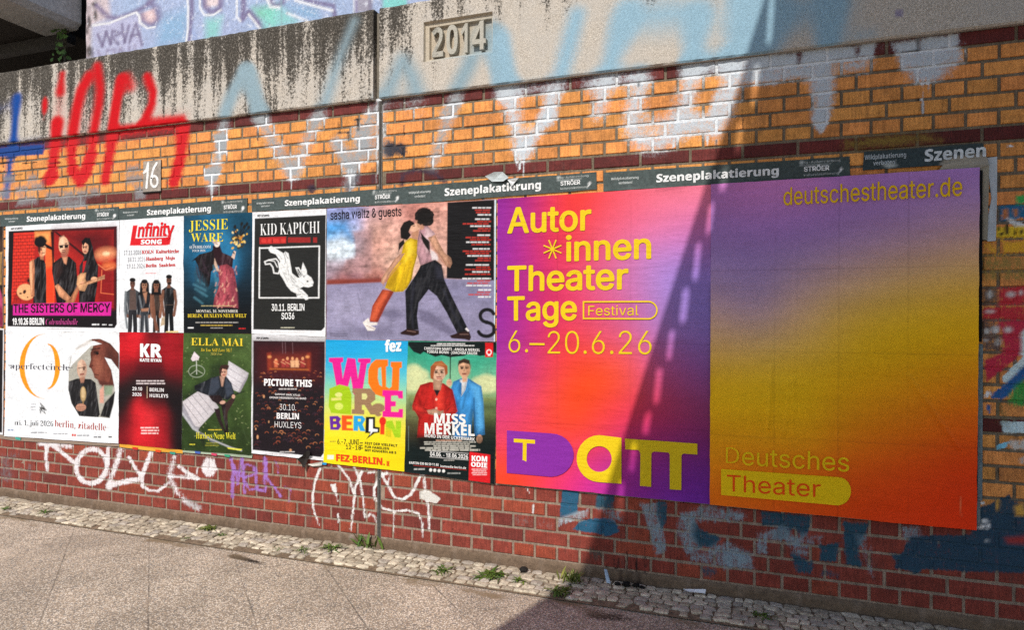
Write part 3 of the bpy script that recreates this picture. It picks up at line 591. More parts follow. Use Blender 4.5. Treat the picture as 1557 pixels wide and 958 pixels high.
# ------------------------------------------------------------------ the brick wall
WX0, WX1 = -2.2, 9.0
def row_top(k):
    z = 2.336 - 0.0767 * k if k <= 6 else 1.876 - 0.0755 * (k - 6) if k <= 30 else -0.012 - 0.0818 * (k - 31)
    return z + GZ
def build_brick_wall():
    m = MB(); fr = []
    JX = 3.357
    for k in range(36):
        zt = row_top(k); zb = row_top(k + 1) + 0.0145
        header = k % 2 == 1; dark = k in (0, 6, 24); red = k >= 30
        for side in (0, 1):
            if side: x = 4.579 - 0.26386 * 8; mod = 0.26386
            else: x = 1.167 - 0.2627 * 14; mod = 0.2627
            ph = 0.0 if (k % 4 == 0) else 0.5
            if k > 28: ph = 0.5 - ph
            L = mod / 2 if header else mod
            x += (0.25 * mod if header else ph * mod)
            while x < WX1:
                a, b_ = x + 0.0072, x + L - 0.0072; x += L
                if side: a = max(a, JX + 0.016); b_ = min(b_, WX1)
                else: a = max(a, WX0); b_ = min(b_, JX - 0.014)
                if b_ - a < 0.02: continue
                c = rng.random()
                if dark: col = lin('6e2c28') * (0.75 + 0.45 * c)
                elif red: col = lin('924033' if c < .8 else 'a24a34' if c < .92 else '803830') * (0.88 + 0.2 * rng.random())
                else: col = np.array([0.74, 0.295, 0.075]) * (0.8 + 0.28 * c) * np.array([1, 1 + .16 * (rng.random() - .5), 1])
                fr.append((a, b_, zb + rng.normal(0, .0008), zt + rng.normal(0, .0008), col, rng.normal(0, .0012), k))
    vs, cs, off = [], [], []
    for (a, b_, zb, zt, col, dy, k) in fr:
        hid = row_top(k) < 1.66 + GZ and zb > 0.06 + GZ and -0.05 < a and b_ < 6.5
        far = b_ < -0.3 or a > 7.0
        nx = 2 if hid else max(3, int((b_ - a) / (0.03 if far else 0.011)) + 1); nz = 2 if hid else 4 if far else 8
        ch = 0.003
        gx = np.r_[a, np.linspace(a + ch, b_ - ch, nx), b_]; gz = np.r_[zb, np.linspace(zb + ch, zt - ch, nz), zt]
        X, Z = np.meshgrid(gx, gz, indexing='ij'); Y = np.full(X.shape, dy)
        if not hid: Y += (vnoise(X * 40, Z * 40, k) - .5) * 0.0016
        e = np.zeros(X.shape, bool); e[[0, -1]] = 1; e[:, [0, -1]] = 1; Y[e] = dy + ch
        n1, n2 = X.shape; v = np.stack([X, Y, Z], -1).reshape(-1, 3)
        gi = np.arange(n1 * n2).reshape(n1, n2); ring = np.r_[gi[:, 0], gi[-1, 1:], gi[::-1, -1][1:], gi[0, ::-1][1:-1]]
        r2 = v[ring].copy(); r2[:, 1] = 0.02; q = len(ring); j = np.arange(q); jn = (j + 1) % q; n = len(v)
        off.append((np.concatenate([v, r2]), [grid_faces(n1, n2), np.stack([ring, n + j, n + jn, ring[jn]], -1)], col))
    allv = np.concatenate([o[0] for o in off])
    gx = np.r_[np.linspace(WX0, -0.3, 20)[:-1], np.arange(-0.3, 7.0, 0.0125), np.linspace(7.0, WX1, 20)[1:]]; gz = np.arange(0.05, 2.345 + GZ + .0125, 0.0125)
    X, Z = np.meshgrid(gx, gz, indexing='ij'); mv = np.c_[X.ravel(), 0.0050 + .003 * (vnoise(X * 60, Z * 60, 5).ravel() - .5), Z.ravel()]
    allp = np.concatenate([allv, mv]); pt = Paint(allp[:, [0, 2]]); spray(pt, 'brick'); pr = pt.rgba()
    # where spray piled up in the mortar joints it is whiter
    i = 0
    for v, f, c in off:
        m.add(v, f, c, pr[i:i + len(v)]); i += len(v)
    nb = len(allv); lum = pr[nb:, :3].mean(1); sat = pr[nb:, :3].max(1) - pr[nb:, :3].min(1); up_ = np.clip((lum - .19) * 9, 0, 1) * np.clip((.2 - sat) * 12, 0, 1) * (mv[:, 2] > 1.9)
    pr[nb:, :3] = pr[nb:, :3] * (1 - up_[:, None]) + np.array([.70, .73, .76]) * up_[:, None]; pr[nb:, 3] = np.clip(pr[nb:, 3] * (1 + .25 * up_), 0, 1)
    low = np.clip((0.62 + GZ - .5 - mv[:, 2]) * 20, 0, 1)[:, None]
    mc = lin('82735f') * (1 - low) + lin('a08b79') * low
    m.add(mv, grid_faces(len(gx), len(gz)), mc, pr[i:])
    m.box(WX0, WX1, 0.03, 0.34, 0, 2.335 + GZ, lin('7d6c5c'))
    o = m.build('brick_wall', M['brick'])
    tag(o, 'long orange and red brick wall covered with posters and graffiti, concrete beam on top', 'wall')
    # rendered plinth along the foot
    p = MB(); zt = row_top(36) + .004; gx = np.r_[np.linspace(WX0, -0.3, 20)[:-1], np.arange(-.3, 7, .02), np.linspace(7, WX1, 20)[1:]]; gz = np.linspace(-.02, zt, 8)
    X, Z = np.meshgrid(gx, gz, indexing='ij'); Y = -0.012 + 0.004 * fnoise(X * 9, Z * 14, 3); Y[:, -1] += .012
    cc = lin('786452') * (0.8 + .4 * fnoise(X * 4, Z * 9, 8))[..., None]
    pp = Paint(np.c_[X.ravel(), Z.ravel()], 'ffffff'); pp.rgb = cc.reshape(-1, 3); pp.crop(280, 660, 5.043)
    for k in range(-3, 50): 
        xx = 0.1 + k * .27; pp.poly_m(np.array([[xx, 0], [xx + .012, 0], [xx + .012, .2], [xx, .2]]), 'a08c7c', .012, .5)
    for a_ in ((1285, 740, 1290, 800), (1380, 640, 1380, 740)): pp.l('d8d0cc', 12, *a_, soft=14, a=.4)
    pp.crop(840, 740, 5.043); r = random.Random(5)
    for k in range(14): x = r.uniform(530, 690); pp.l('~140a08', 8, x, 600, x + r.uniform(-8, 8), 760, soft=8, a=.75)
    pp.l('~140a08', 10, 800, 600, 785, 780, soft=8, a=.75); pp.crop(560, 690, 5.043); pp.l('3c1512', 6, 806, 650, 808, 750, soft=6, a=.7)
    p.add(np.stack([X, Y, Z], -1).reshape(-1, 3), grid_faces(len(gx), len(gz)), pp.rgb)
    p.build('plinth', M['rough'], o, smooth=True)
    j = MB(); j.box(JX - 0.011, JX + 0.001, 0.0005, 0.02, 0.0, 2.335 + GZ, lin('5f5b57')); j.box(JX + 0.001, JX + 0.006, 0.004, 0.02, 0, 2.335 + GZ, lin('2c2a28')); j.box(JX + .006, JX + .013, .001, .02, 0, 2.335 + GZ, lin('6c6863'))
    j.build('expansion_joint', M['rough'], o)
    return o
build_brick_wall()

# ------------------------------------------------------------------ concrete beam on top of the bricks, two panels
CB, CT = 2.338 + GZ, 2.905 + GZ
def coping(x0, x1, label, panel=None):
    m = MB(); yf = -0.03
    xs = np.arange(x0, x1, 0.0095 if x1 - x0 < 4 else 0.0095); xs = xs[xs < 7.0]; xs = np.unique(np.r_[xs, np.linspace(max(7.0, x0), x1, 12)] if x1 > 7 else np.r_[xs, x1])
    zs = np.arange(CB, CT, 0.0095); zs = np.r_[zs[:-1], CT]
    if panel:
        a, b, c, d = panel
        xs = np.unique(np.r_[xs[(abs(xs - a) > .005) & (abs(xs - b) > .005)], a, b]); zs = np.unique(np.r_[zs[(abs(zs - c) > .005) & (abs(zs - d) > .005)], c, d])
    X, Z = np.meshgrid(xs, zs, indexing='ij'); Y = yf + 0.003 * (fnoise(X * 7, Z * 7, 11) - .5)
    e = 0.006 * np.clip(1 - np.minimum(Z - CB, CT - Z) / 0.012, 0, 1) ** 2 * (0.6 + 1.6 * vnoise(X * 25, Z * 3, 4)); Y += e
    v = np.stack([X, Y, Z], -1).reshape(-1, 3); f = grid_faces(len(xs), len(zs))
    if panel:
        ce = v[f].mean(1); f = f[~((ce[:, 0] > a) & (ce[:, 0] < b) & (ce[:, 2] > c) & (ce[:, 2] < d))]
    pt = Paint(v[:, [0, 2]], y=yf); spray(pt, 'cap')
    m.add(v, f, (0.4, 0.35, 0.3), pt.rgba())
    gi = np.arange(len(v)).reshape(len(xs), len(zs)); ring = np.r_[gi[:, 0], gi[-1, 1:], gi[::-1, -1][1:], gi[0, ::-1][1:-1]]
    r1 = v[ring]; r2 = r1.copy(); r2[:, 1] = 0.34; q = len(ring); j = np.arange(q); jn = (j + 1) % q
    m.add(np.concatenate([r1, r2]), np.stack([j, j + q, jn + q, jn], -1))
    o = m.build('concrete_coping', M['concrete'], smooth=False); tag(o, label, 'concrete beam', 'concrete panels along the wall top')
    if panel:
        r = MB(); w_ = .022; d1, d2 = yf + .018, yf + .040
        # stepped recess: outer reveal, ledge, inner reveal, floor
        def ringq(p, q_, y0, y1, l2):
            (a0, b0, c0, d0), (a1, b1, c1, d1_) = p, q_
            vv = [(a0, y0, c0), (b0, y0, c0), (b0, y0, d0), (a0, y0, d0), (a1, y1, c1), (b1, y1, c1), (b1, y1, d1_), (a1, y1, d1_)]
            pv = np.array(vv); pt = Paint(pv[:, [0, 2]], y=yf); pt.rgb[:] = lin('d2c4ae'); pt.a[:] = .8; spray(pt, 'cap')
            r.add(vv, np.array([(0, 1, 5, 4), (1, 2, 6, 5), (2, 3, 7, 6), (3, 0, 4, 7)]), (.4, .35, .3), pt.rgba())
        P0 = (a, b, c, d); P1 = (a + .005, b - .005, c + .01, d - .006); P2 = (a + .03, b - .012, c + .018, d - .03); P3 = (a + .034, b - .016, c + .022, d - .034)
        ringq(P0, P1, yf, d1, 0); ringq(P1, P2, d1, d1 + .001, 0); ringq(P2, P3, d1 + .001, d2, 0)
        gx = np.linspace(P3[0], P3[1], 40); gz = np.linspace(P3[2], P3[3], 22); X, Z = np.meshgrid(gx, gz, indexing='ij')
        fv = np.c_[X.ravel(), np.full(X.size, d2), Z.ravel()]; pt = Paint(fv[:, [0, 2]], y=yf); pt.rgb[:] = lin('cfc0aa'); pt.a[:] = .8; spray(pt, 'cap'); r.add(fv, grid_faces(40, 22), (.4, .35, .3), pt.rgba())
        po = r.build('date_recess', M['concrete'], o); po['label'] = 'recessed stepped panel with raised year numerals'
        pt = Paint(np.zeros((1, 2)), y=yf); pt.crop(620, 10, 9.58)
        for ch, (xa, xb, yt, yb, yb1) in zip('2014', ((345, 505, 300, 730, 705), (552, 718, 262, 690, 672), (760, 862, 240, 665, 655), (925, 1128, 210, 628, 605))):
            (vv, ff), = glyphs([(ch, 'B', 0.0)]); n = len(vv); q3 = pt.W([xa, yb, xb, yb1, xa, yt])
            x_, X_ = vv[:, 0].min(), vv[:, 0].max(); zlo, zhi = vv[:, 1].min(), vv[:, 1].max()
            u = (vv[:, 0] - x_) / (X_ - x_); h = (vv[:, 1] - zlo) / (zhi - zlo); PX = q3[0, 0] + u * (q3[1, 0] - q3[0, 0]); PZ = q3[0, 1] + u * (q3[1, 1] - q3[0, 1]) * .3 + h * (q3[2, 1] - q3[0, 1])
            yr = yf + .008; F = np.c_[PX, np.full(n, yr), PZ]; Bk = np.c_[PX, np.full(n, d2 + .001), PZ]; g = MB()
            ed = {}
            for q_ in ff:
                for row in q_:
                    for s_ in range(len(row)):
                        e_ = (row[s_], row[(s_ + 1) % len(row)]); ed[e_] = 1
            bd = np.array([e_ for e_ in ed if (e_[1], e_[0]) not in ed]); pt2 = Paint(np.r_[F, Bk][:, [0, 2]], y=yf); pt2.rgb[:] = lin('c2beb0'); pt2.a[:] = .6
            pq = pt2.rgba(); g.add(np.r_[F, Bk], list(ff) + [np.stack([bd[:, 0], bd[:, 0] + n, bd[:, 1] + n, bd[:, 1]], -1)], (.4, .35, .3), pq)
            g.build('numeral', M['concrete'], po)
    return o
a_, b_ = on_wall(644, 66, -.03), on_wall(749, 50, -.03)
coping(WX0, 3.322, 'black streaked concrete beam left of the joint, sprayed with red letters')
coping(3.364, WX1, 'paler concrete beam right of the joint, with a recessed year panel and light blue spray', (a_[0], b_[0], 2.528 + GZ, 2.772 + GZ))
jb = MB(); jb.box(3.300, 3.38, 0.012, 0.30, CB + .002, CT - .01, lin('857d70')); o = jb.build('joint_filler', M['rough']); tag(o, 'grey filler strip in the gap between the two concrete beams', 'joint strip')

# ------------------------------------------------------------------ painted wall set back above the beam
def build_mural():
    y = 0.36; X0 = 0.352; xs = np.r_[np.arange(X0, 3.9, 0.011), np.linspace(3.9, WX1, 30)]; zs = np.r_[np.arange(CT - .25, 4.35, 0.011), np.linspace(4.36, 5.6, 10)]
    X, Z = np.meshgrid(xs, zs, indexing='ij'); P = np.c_[X.ravel(), Z.ravel()]
    a = Paint(P, 'a5b9d8', y=y); p = a
    p.rgb = lin('a5bfdf') * (1 + 0 * P[:, :1]); n1 = fnoise(P[:, 0] * 2.3, P[:, 1] * 3, 4)[:, None]; p.rgb = p.rgb * (1 - n1 * .5) + lin('c3b9da') * n1 * .5
    p.crop(120, 0, 5.19); pu = '7d6f96'; wh = 'f4f4f6'
    p.p('dccbd0', 0, -400, 200, -400, 250, 140, 105, 200, 100, 470, -60, 470, soft=30); p.tex(.22, 45, 45, 5); p.tex(.5, 30, 9, 3, (0, -400, 200, -400, 160, 140, 105, 200, 100, 470, -60, 470))
    for q in ((40, 60, 20, 60), (130, 120, 16, 40), (80, 170, 18, 50), (120, 30, 22, 18), (60, 240, 16, 30), (80, 400, 22, 40), (110, 420, 14, 50)): p.e('3c3430', *q, soft=14, a=.85)
    p.p('c9c4e2', 110, 200, 480, 100, 500, 380, 110, 470, soft=20, a=.7); p.p('7fb6d8', 640, 150, 860, 60, 850, 330, 620, 370, soft=60, a=.6); p.p('8fd8cc', 1000, 150, 1130, 130, 1100, 300, 1000, 310, soft=40, a=.8); p.p('7fd0a8', 1370, 60, 1557, 40, 1540, 190, 1400, 130, soft=40, a=.8)
    p.p('f2d3d2', 490, 100, 600, 60, 620, 160, 560, 190, 480, 150, soft=14); p.p('f0dcdc', 980, -60, 1110, -60, 1105, 40, 990, 60, soft=16)
    p.l(pu, 34, 140, 40, 230, 130, 300, 140, 400, 110, 520, 50, 640, -60, soft=16, a=.9); p.l(pu, 44, 490, 110, 520, 180, 590, 190, 630, 130, 610, 60, 560, 20, soft=24, a=.85)
    p.l(wh, 16, 110, 198, 240, 180, 340, 140, 450, 95, 475, 120, 480, 170, soft=5); p.l(wh, 14, 480, 175, 540, 220, 600, 210, soft=5)
    p.l(pu, 40, 885, -200, 890, 60, 880, 200, 868, 330, soft=12, a=.85); p.l(wh, 15, 840, -200, 862, 60, 860, 230, 845, 340, soft=5); p.p('a7b6dc', 895, 200, 950, 320, 890, 330, soft=10)
    p.l(pu, 44, 985, -200, 990, 40, 1040, 95, 1110, 70, 1130, -60, soft=14, a=.85); p.l(wh, 14, 955, -200, 955, 60, 990, 115, 1060, 115, 1120, 75, soft=5)
    p.l(pu, 44, 1290, -200, 1300, 60, 1290, 150, 1340, 90, 1450, 220, soft=14, a=.9); p.l(wh, 14, 1250, -200, 1245, 130, 1275, 165, soft=5); p.l(wh, 15, 1340, 110, 1430, 225, soft=5); p.l(wh, 12, 1480, -30, 1557, 60, soft=5)
    for q in ((150, 270, 185, 360), (185, 360, 215, 250), (215, 250, 250, 340), (250, 345, 265, 240, 330, 260, 260, 290, 310, 345), (340, 190, 360, 330), (360, 330, 395, 200), (400, 330, 450, 180, 500, 350), (410, 280, 470, 270)): p.l('75688c', 20, *q, soft=10, a=.85)
    for q in ((150, 400, 180, 460), (215, 460, 225, 390, 280, 390, 270, 450), (310, 450, 320, 380), (330, 380, 370, 440), (390, 440, 395, 370), (440, 420, 440, 360)): p.l('8a7d9c', 18, *q, soft=12, a=.75)
    p.crop(400, 0, 7.785)
    p.p('8fe0d0', 0, 100, 200, 60, 420, 260, 100, 340, 0, 350, soft=60, a=.7); p.p('86b4d6', 260, 40, 640, 80, 700, 240, 480, 220, soft=60, a=.7); p.p('a9a4b4', 1080, -200, 1300, -200, 1290, 130, 1080, 150, soft=20); p.p('8ad8d2', 1420, -200, 1700, -200, 1700, 100, 1420, 110, soft=20)
    p.l(pu, 50, 90, -150, 100, 30, 160, 60, 240, 30, 240, -150, soft=20, a=.8); p.l(wh, 24, 40, -20, 90, 80, 200, 80, soft=10); p.l(pu, 50, 420, -40, 600, 20, 830, 60, 850, 190, soft=16, a=.85); p.l(wh, 26, 380, 0, 560, 50, 820, 120, soft=8); p.l(wh, 20, 280, 150, 520, 240, soft=10); p.l('8f86b8', 36, 1090, -200, 1100, 150, soft=16, a=.6); p.l('7f7894', 40, 1270, -200, 1270, 110, soft=16, a=.7); p.l(wh, 20, 1070, -100, 1080, 150, soft=10, a=.7)
    p.l('8fb0b4', 18, 215, -200, 220, 320, soft=8, a=.7); p.l('8fb0b4', 16, 1405, -200, 1408, 120, soft=8, a=.7)
    edge = 0.02 * fnoise(P[:, 1] * 9, P[:, 1] * 0, 3); V = np.c_[P[:, 0] + np.where(P[:, 0] < X0 + .001, edge, 0), y + .004 * (fnoise(P[:, 0] * 6, P[:, 1] * 6, 2) - .5), P[:, 1]]
    m = MB(); m.add(V, grid_faces(len(xs), len(zs)), p.rgb); m.box(X0 + .012, WX1, y + .01, 1.2, CT - .25, 5.6, lin('6b625c'))
    o = m.build('painted_wall', M['mural'], smooth=False); tag(o, 'pale blue and lilac graffiti wall set back above the concrete beam', 'wall')
build_mural()

# ------------------------------------------------------------------ bridge end at top left
def build_bridge():
    Eb = on_wall(123, 45, 0.36); zb = Eb[1]; xe = Eb[0] + .012
    root = bpy.data.objects.new('railway_bridge', None); SC.collection.objects.link(root); root.location = (0, 0, 0)
    tag(root, 'dark railway bridge end with pale concrete edge beam, above the concrete at far left', 'bridge')
    # edge beam: a long box with a chamfered lower edge, running out over the pavement
    q = [(0.0, 0.075), (-0.02, 0.075)]
    prof = [(xe, zb + .045), (xe - .05, zb), (xe - .42, zb + .0), (xe - .42, zb + 1.1), (xe, zb + 1.1)]
    e = MB(); n = len(prof); k = 0.0
    yf, yb = -0.30, 0.355
    v = [(x, yf, z) for x, z in prof] + [(x, yb, z) for x, z in prof]
    e.add(v, [np.arange(n), np.arange(n)[::-1] + n] + [np.array([i, i + n, (i + 1) % n + n, (i + 1) % n]) for i in range(n)], lin('a9a8a4'))
    e.build('edge_beam', M['rough'], root)
    s = MB(); s.box(-3.5, xe - .43, -.2, 3.0, zb + .12, zb + .6, lin('3a3530')); s.build('deck_slab', M['rough'], root)
    c = MB(); c.box(-3.5, 2.4, 1.7, 2.0, CT - .4, zb + .6, lin('4a3a30')); c.box(-3.5, -.45, 1.45, 1.7, CT - .4, zb + .6, lin('55524e')); c.box(0.28, 0.358, 0.42, 1.7, CT - .4, zb + .6, lin('4a4238'))
    c.build('abutment', M['rough'], root)
    p = MB(); p.box(-3.5, xe - .43, .55, .63, zb + .03, zb + .118, lin('454340')); p.build('cable_pipe', M['steel'], root)
build_bridge()

# ------------------------------------------------------------------ pavement and cobble strip
def build_ground():
    gx = np.r_[[-400, -60, -15, -6], np.linspace(-3, -0.4, 14), np.arange(-.38, 7.2, 0.022), np.linspace(7.3, 10, 14), [15, 60, 400]]
    gy = np.r_[[-400, -60, -15, -7, -4.5, -3.2, -2.4], np.arange(-1.9, 0.05, 0.022), [0.2, 1.5, 8, 60, 400]]
    X, Y = np.meshgrid(gx, gy, indexing='ij'); m = MB(); P = np.c_[X.ravel(), Y.ravel()]
    near = (np.abs(P[:, 0] - 3) < 6) & (np.abs(P[:, 1]) < 4)
    V = np.c_[P, np.where(near, 0.004 * (fnoise(P[:, 0] * 1.3, P[:, 1] * 1.3, 2) - .5), 0)]
    pt = Paint(P)
    def st(col, x, y, rx, ry, rot, soft, a):
        t = np.linspace(0, 2 * np.pi, 20)[:-1]; r = math.radians(rot); q = np.c_[x + rx * np.cos(t) * math.cos(r) - ry * np.sin(t) * math.sin(r), y + rx * np.cos(t) * math.sin(r) + ry * np.sin(t) * math.cos(r)]
        pt.poly_m(q, lin(col), soft, a)
    st('2a231d', 2.735, -.425, .14, .018, -8, .03, .95); st('2a231d', 2.60, -.405, .05, .012, -8, .03, .7); st('3a302a', 4.9, -.43, .15, .085, 12, .07, .55)
    r = random.Random(4)
    for k in range(26): st('3a332c', r.uniform(.8, 5), r.uniform(-1.3, -.45), r.uniform(.015, .05), r.uniform(.006, .018), r.uniform(0, 180), .03, r.uniform(.35, .7))
    for k in range(120): st('8f7a60', r.uniform(-.2, 7), r.uniform(-.42, -.30), r.uniform(.03, .12), r.uniform(.01, .035), r.uniform(-15, 15), .05, r.uniform(.2, .45))
    m.add(V, grid_faces(len(gx), len(gy))[:, ::1], (.4, .33, .27), pt.rgba())
    o = m.build('pavement', M['paving'], smooth=True); tag(o, kind='structure')
    # mosaic cobbles
    c = MB(); r = np.random.default_rng(5); y1 = -0.012; row = 0; y = y1 - .004
    c.add([(WX0, y1, .006), (WX1, y1, .006), (WX1, -.335, .006), (WX0, -.335, .006)], np.array([(3, 2, 1, 0)]), lin('8a7660'))
    while y > -.30:
        d = r.uniform(.043, .054); x = WX0 + r.uniform(0, .05)
        while x < WX1:
            L = r.uniform(.045, .085); ww = d
            cx, cy = x + L / 2, y - ww / 2; edge = .012 * math.sin(x * 3.1) + .006 * math.sin(x * 11)
            x += L
            if cy < -.285 + edge and r.random() < .5: continue
            h = .014 + r.uniform(-.003, .003); n = 8; t = np.linspace(0, 2 * np.pi, n + 1)[:-1] + r.uniform(-.2, .2)
            sx, sy = np.cos(t), np.sin(t); k = 1 / np.maximum(np.abs(sx), np.abs(sy)) ** .95
            jx, jy = r.normal(0, .09, n), r.normal(0, .09, n); sh = r.normal(0, .12)
            ox = (sx * k + jx) * (L / 2 - .002); oy = (sy * k + jy) * (ww / 2 - .002); ox = ox + sh * oy
            tz = r.normal(0, .035, 2)
            def rg(s, z): return np.c_[cx + ox * s, cy + oy * s + .004 * math.sin(cx * 40), z + (ox * tz[0] + oy * tz[1])]
            v = np.concatenate([rg(1.0, .0), rg(.98, h * .72), rg(.8, h), [[cx, cy, h + .002]]])
            j = np.arange(n); jn = (j + 1) % n
            cc = lin(['d2c3ab', 'c2b29a', 'dccdb4', 'b5a690', 'bdb0a0'][r.integers(0, 5)]) * r.uniform(.85, 1.12)
            c.add(v, [np.stack([j, jn, jn + n, j + n], -1), np.stack([j + n, jn + n, jn + 2 * n, j + 2 * n], -1), np.stack([j + 2 * n, jn + 2 * n, np.full(n, 3 * n)], -1)], cc)
        y -= d
    o = c.build('cobble_strip', M['cobble']); tag(o, kind='structure')
build_ground()

# ------------------------------------------------------------------ slotted sheet added out of view, shaped to cast the right-hand shadow
def build_shade_sheet():
    m = MB(); TT = lambda z: min(5.2, max(3.2, 3.2 + 2.0 * (0.9 - z) / 1.2))
    def up(x, z, dy=0.0): T = TT(z) + dy; return (x - SUN[0] * T, -T, z - SUN[2] * T)
    ex = lambda z: 4.796 + .312 * (z - GZ)
    slots = []  # openings shaped to let the light streaks through onto the wall
    for x, ya, yb in ((1205, -190, -110), (1192, -110, -40), (1172, -20, 85), (1148, 95, 165), (1124, 180, 238), (1101, 248, 302), (1080, 312, 365), (1060, 370, 436), (1041, 438, 500), (1020, 502, 556), (1001, 560, 622), (984, 626, 668), (963, 674, 725), (944, 732, 790)):
        P = on_wall([x, x], [ya, yb]); slots.append((P[1, 1], P[0, 1], P[:, 0].mean()))
    slots.sort(); z0, zt = -3.2, 5.4; F = []
    def quad(*q): F.append(q)
    def cut(a, b):
        n = max(1, int((b - a) / .25)); zz = np.linspace(a, b, n + 1)
        for i in range(n): quad((ex(zz[i]), zz[i]), (far(0), zz[i]), (far(0), zz[i + 1]), (ex(zz[i + 1]), zz[i + 1]))
    far = lambda z: 9.6
    z = z0
    for za, zb, xc in slots:
        if za > z + 1e-6: cut(z, za)
        w_ = .015 * (.75 + .4 * (math.sin(za * 37) ** 2)); m1, m2 = za * .86 + zb * .14, za * .14 + zb * .86; o_ = .016; e_ = .012
        quad((ex(za), za), (xc - o_, za + e_), (xc - w_ - o_ * .5, m1), (xc - w_ + o_ * .5, m2), (xc + o_, zb - e_), (ex(zb), zb))
        quad((far(za), za), (far(zb), zb), (xc + o_, zb - e_), (xc + w_ + o_ * .5, m2), (xc + w_ - o_ * .5, m1), (xc - o_, za + e_)); quad((ex(za), za), (far(za), za), (xc - o_, za + e_)); quad((ex(zb), zb), (xc + o_, zb - e_), (far(zb), zb)); z = zb
    cut(z, zt)
    for q in F:
        v = [up(x, z) for x, z in q] + [up(x, z, .02) for x, z in q]
        n = len(q); j = np.arange(n); jn = (j + 1) % n; m.add(v, [j, j[::-1] + n, np.stack([j, j + n, jn + n, jn], -1)], lin('a8aca8'))
    o = m.build('shade_sheet', M['steel']); tag(o, 'unseen slotted sheet added and shaped to shade the right half of the wall', 'viaduct')
    p = MB(); bx = up(9, z0)
    for x in (7.2, 9.3):
        p = MB(); p.box(x - .15, x + .15, bx[1] - .35, bx[1] - .05, 0, bx[2] + 1.5, lin('5d6a66')); p.build('shade_sheet_post', M['steel'], o)  # unseen posts added to carry the shade sheet
build_shade_sheet()

# ------------------------------------------------------------------ posters
GRP = 'posters pasted side by side on the wall'
C5, C6, C7, C8 = (0, 310, 4.562), (0, 490, 4.562), (270, 310, 4.5625), (270, 490, 4.5625)
D1, D2, D3, D4, D5, D6 = (490, 290, 3.993), (490, 500, 3.993), (750, 280, 3.422), (750, 520, 3.422), (1070, 230, 2.9035), (1070, 540, 2.9035)
BK = '17120f'

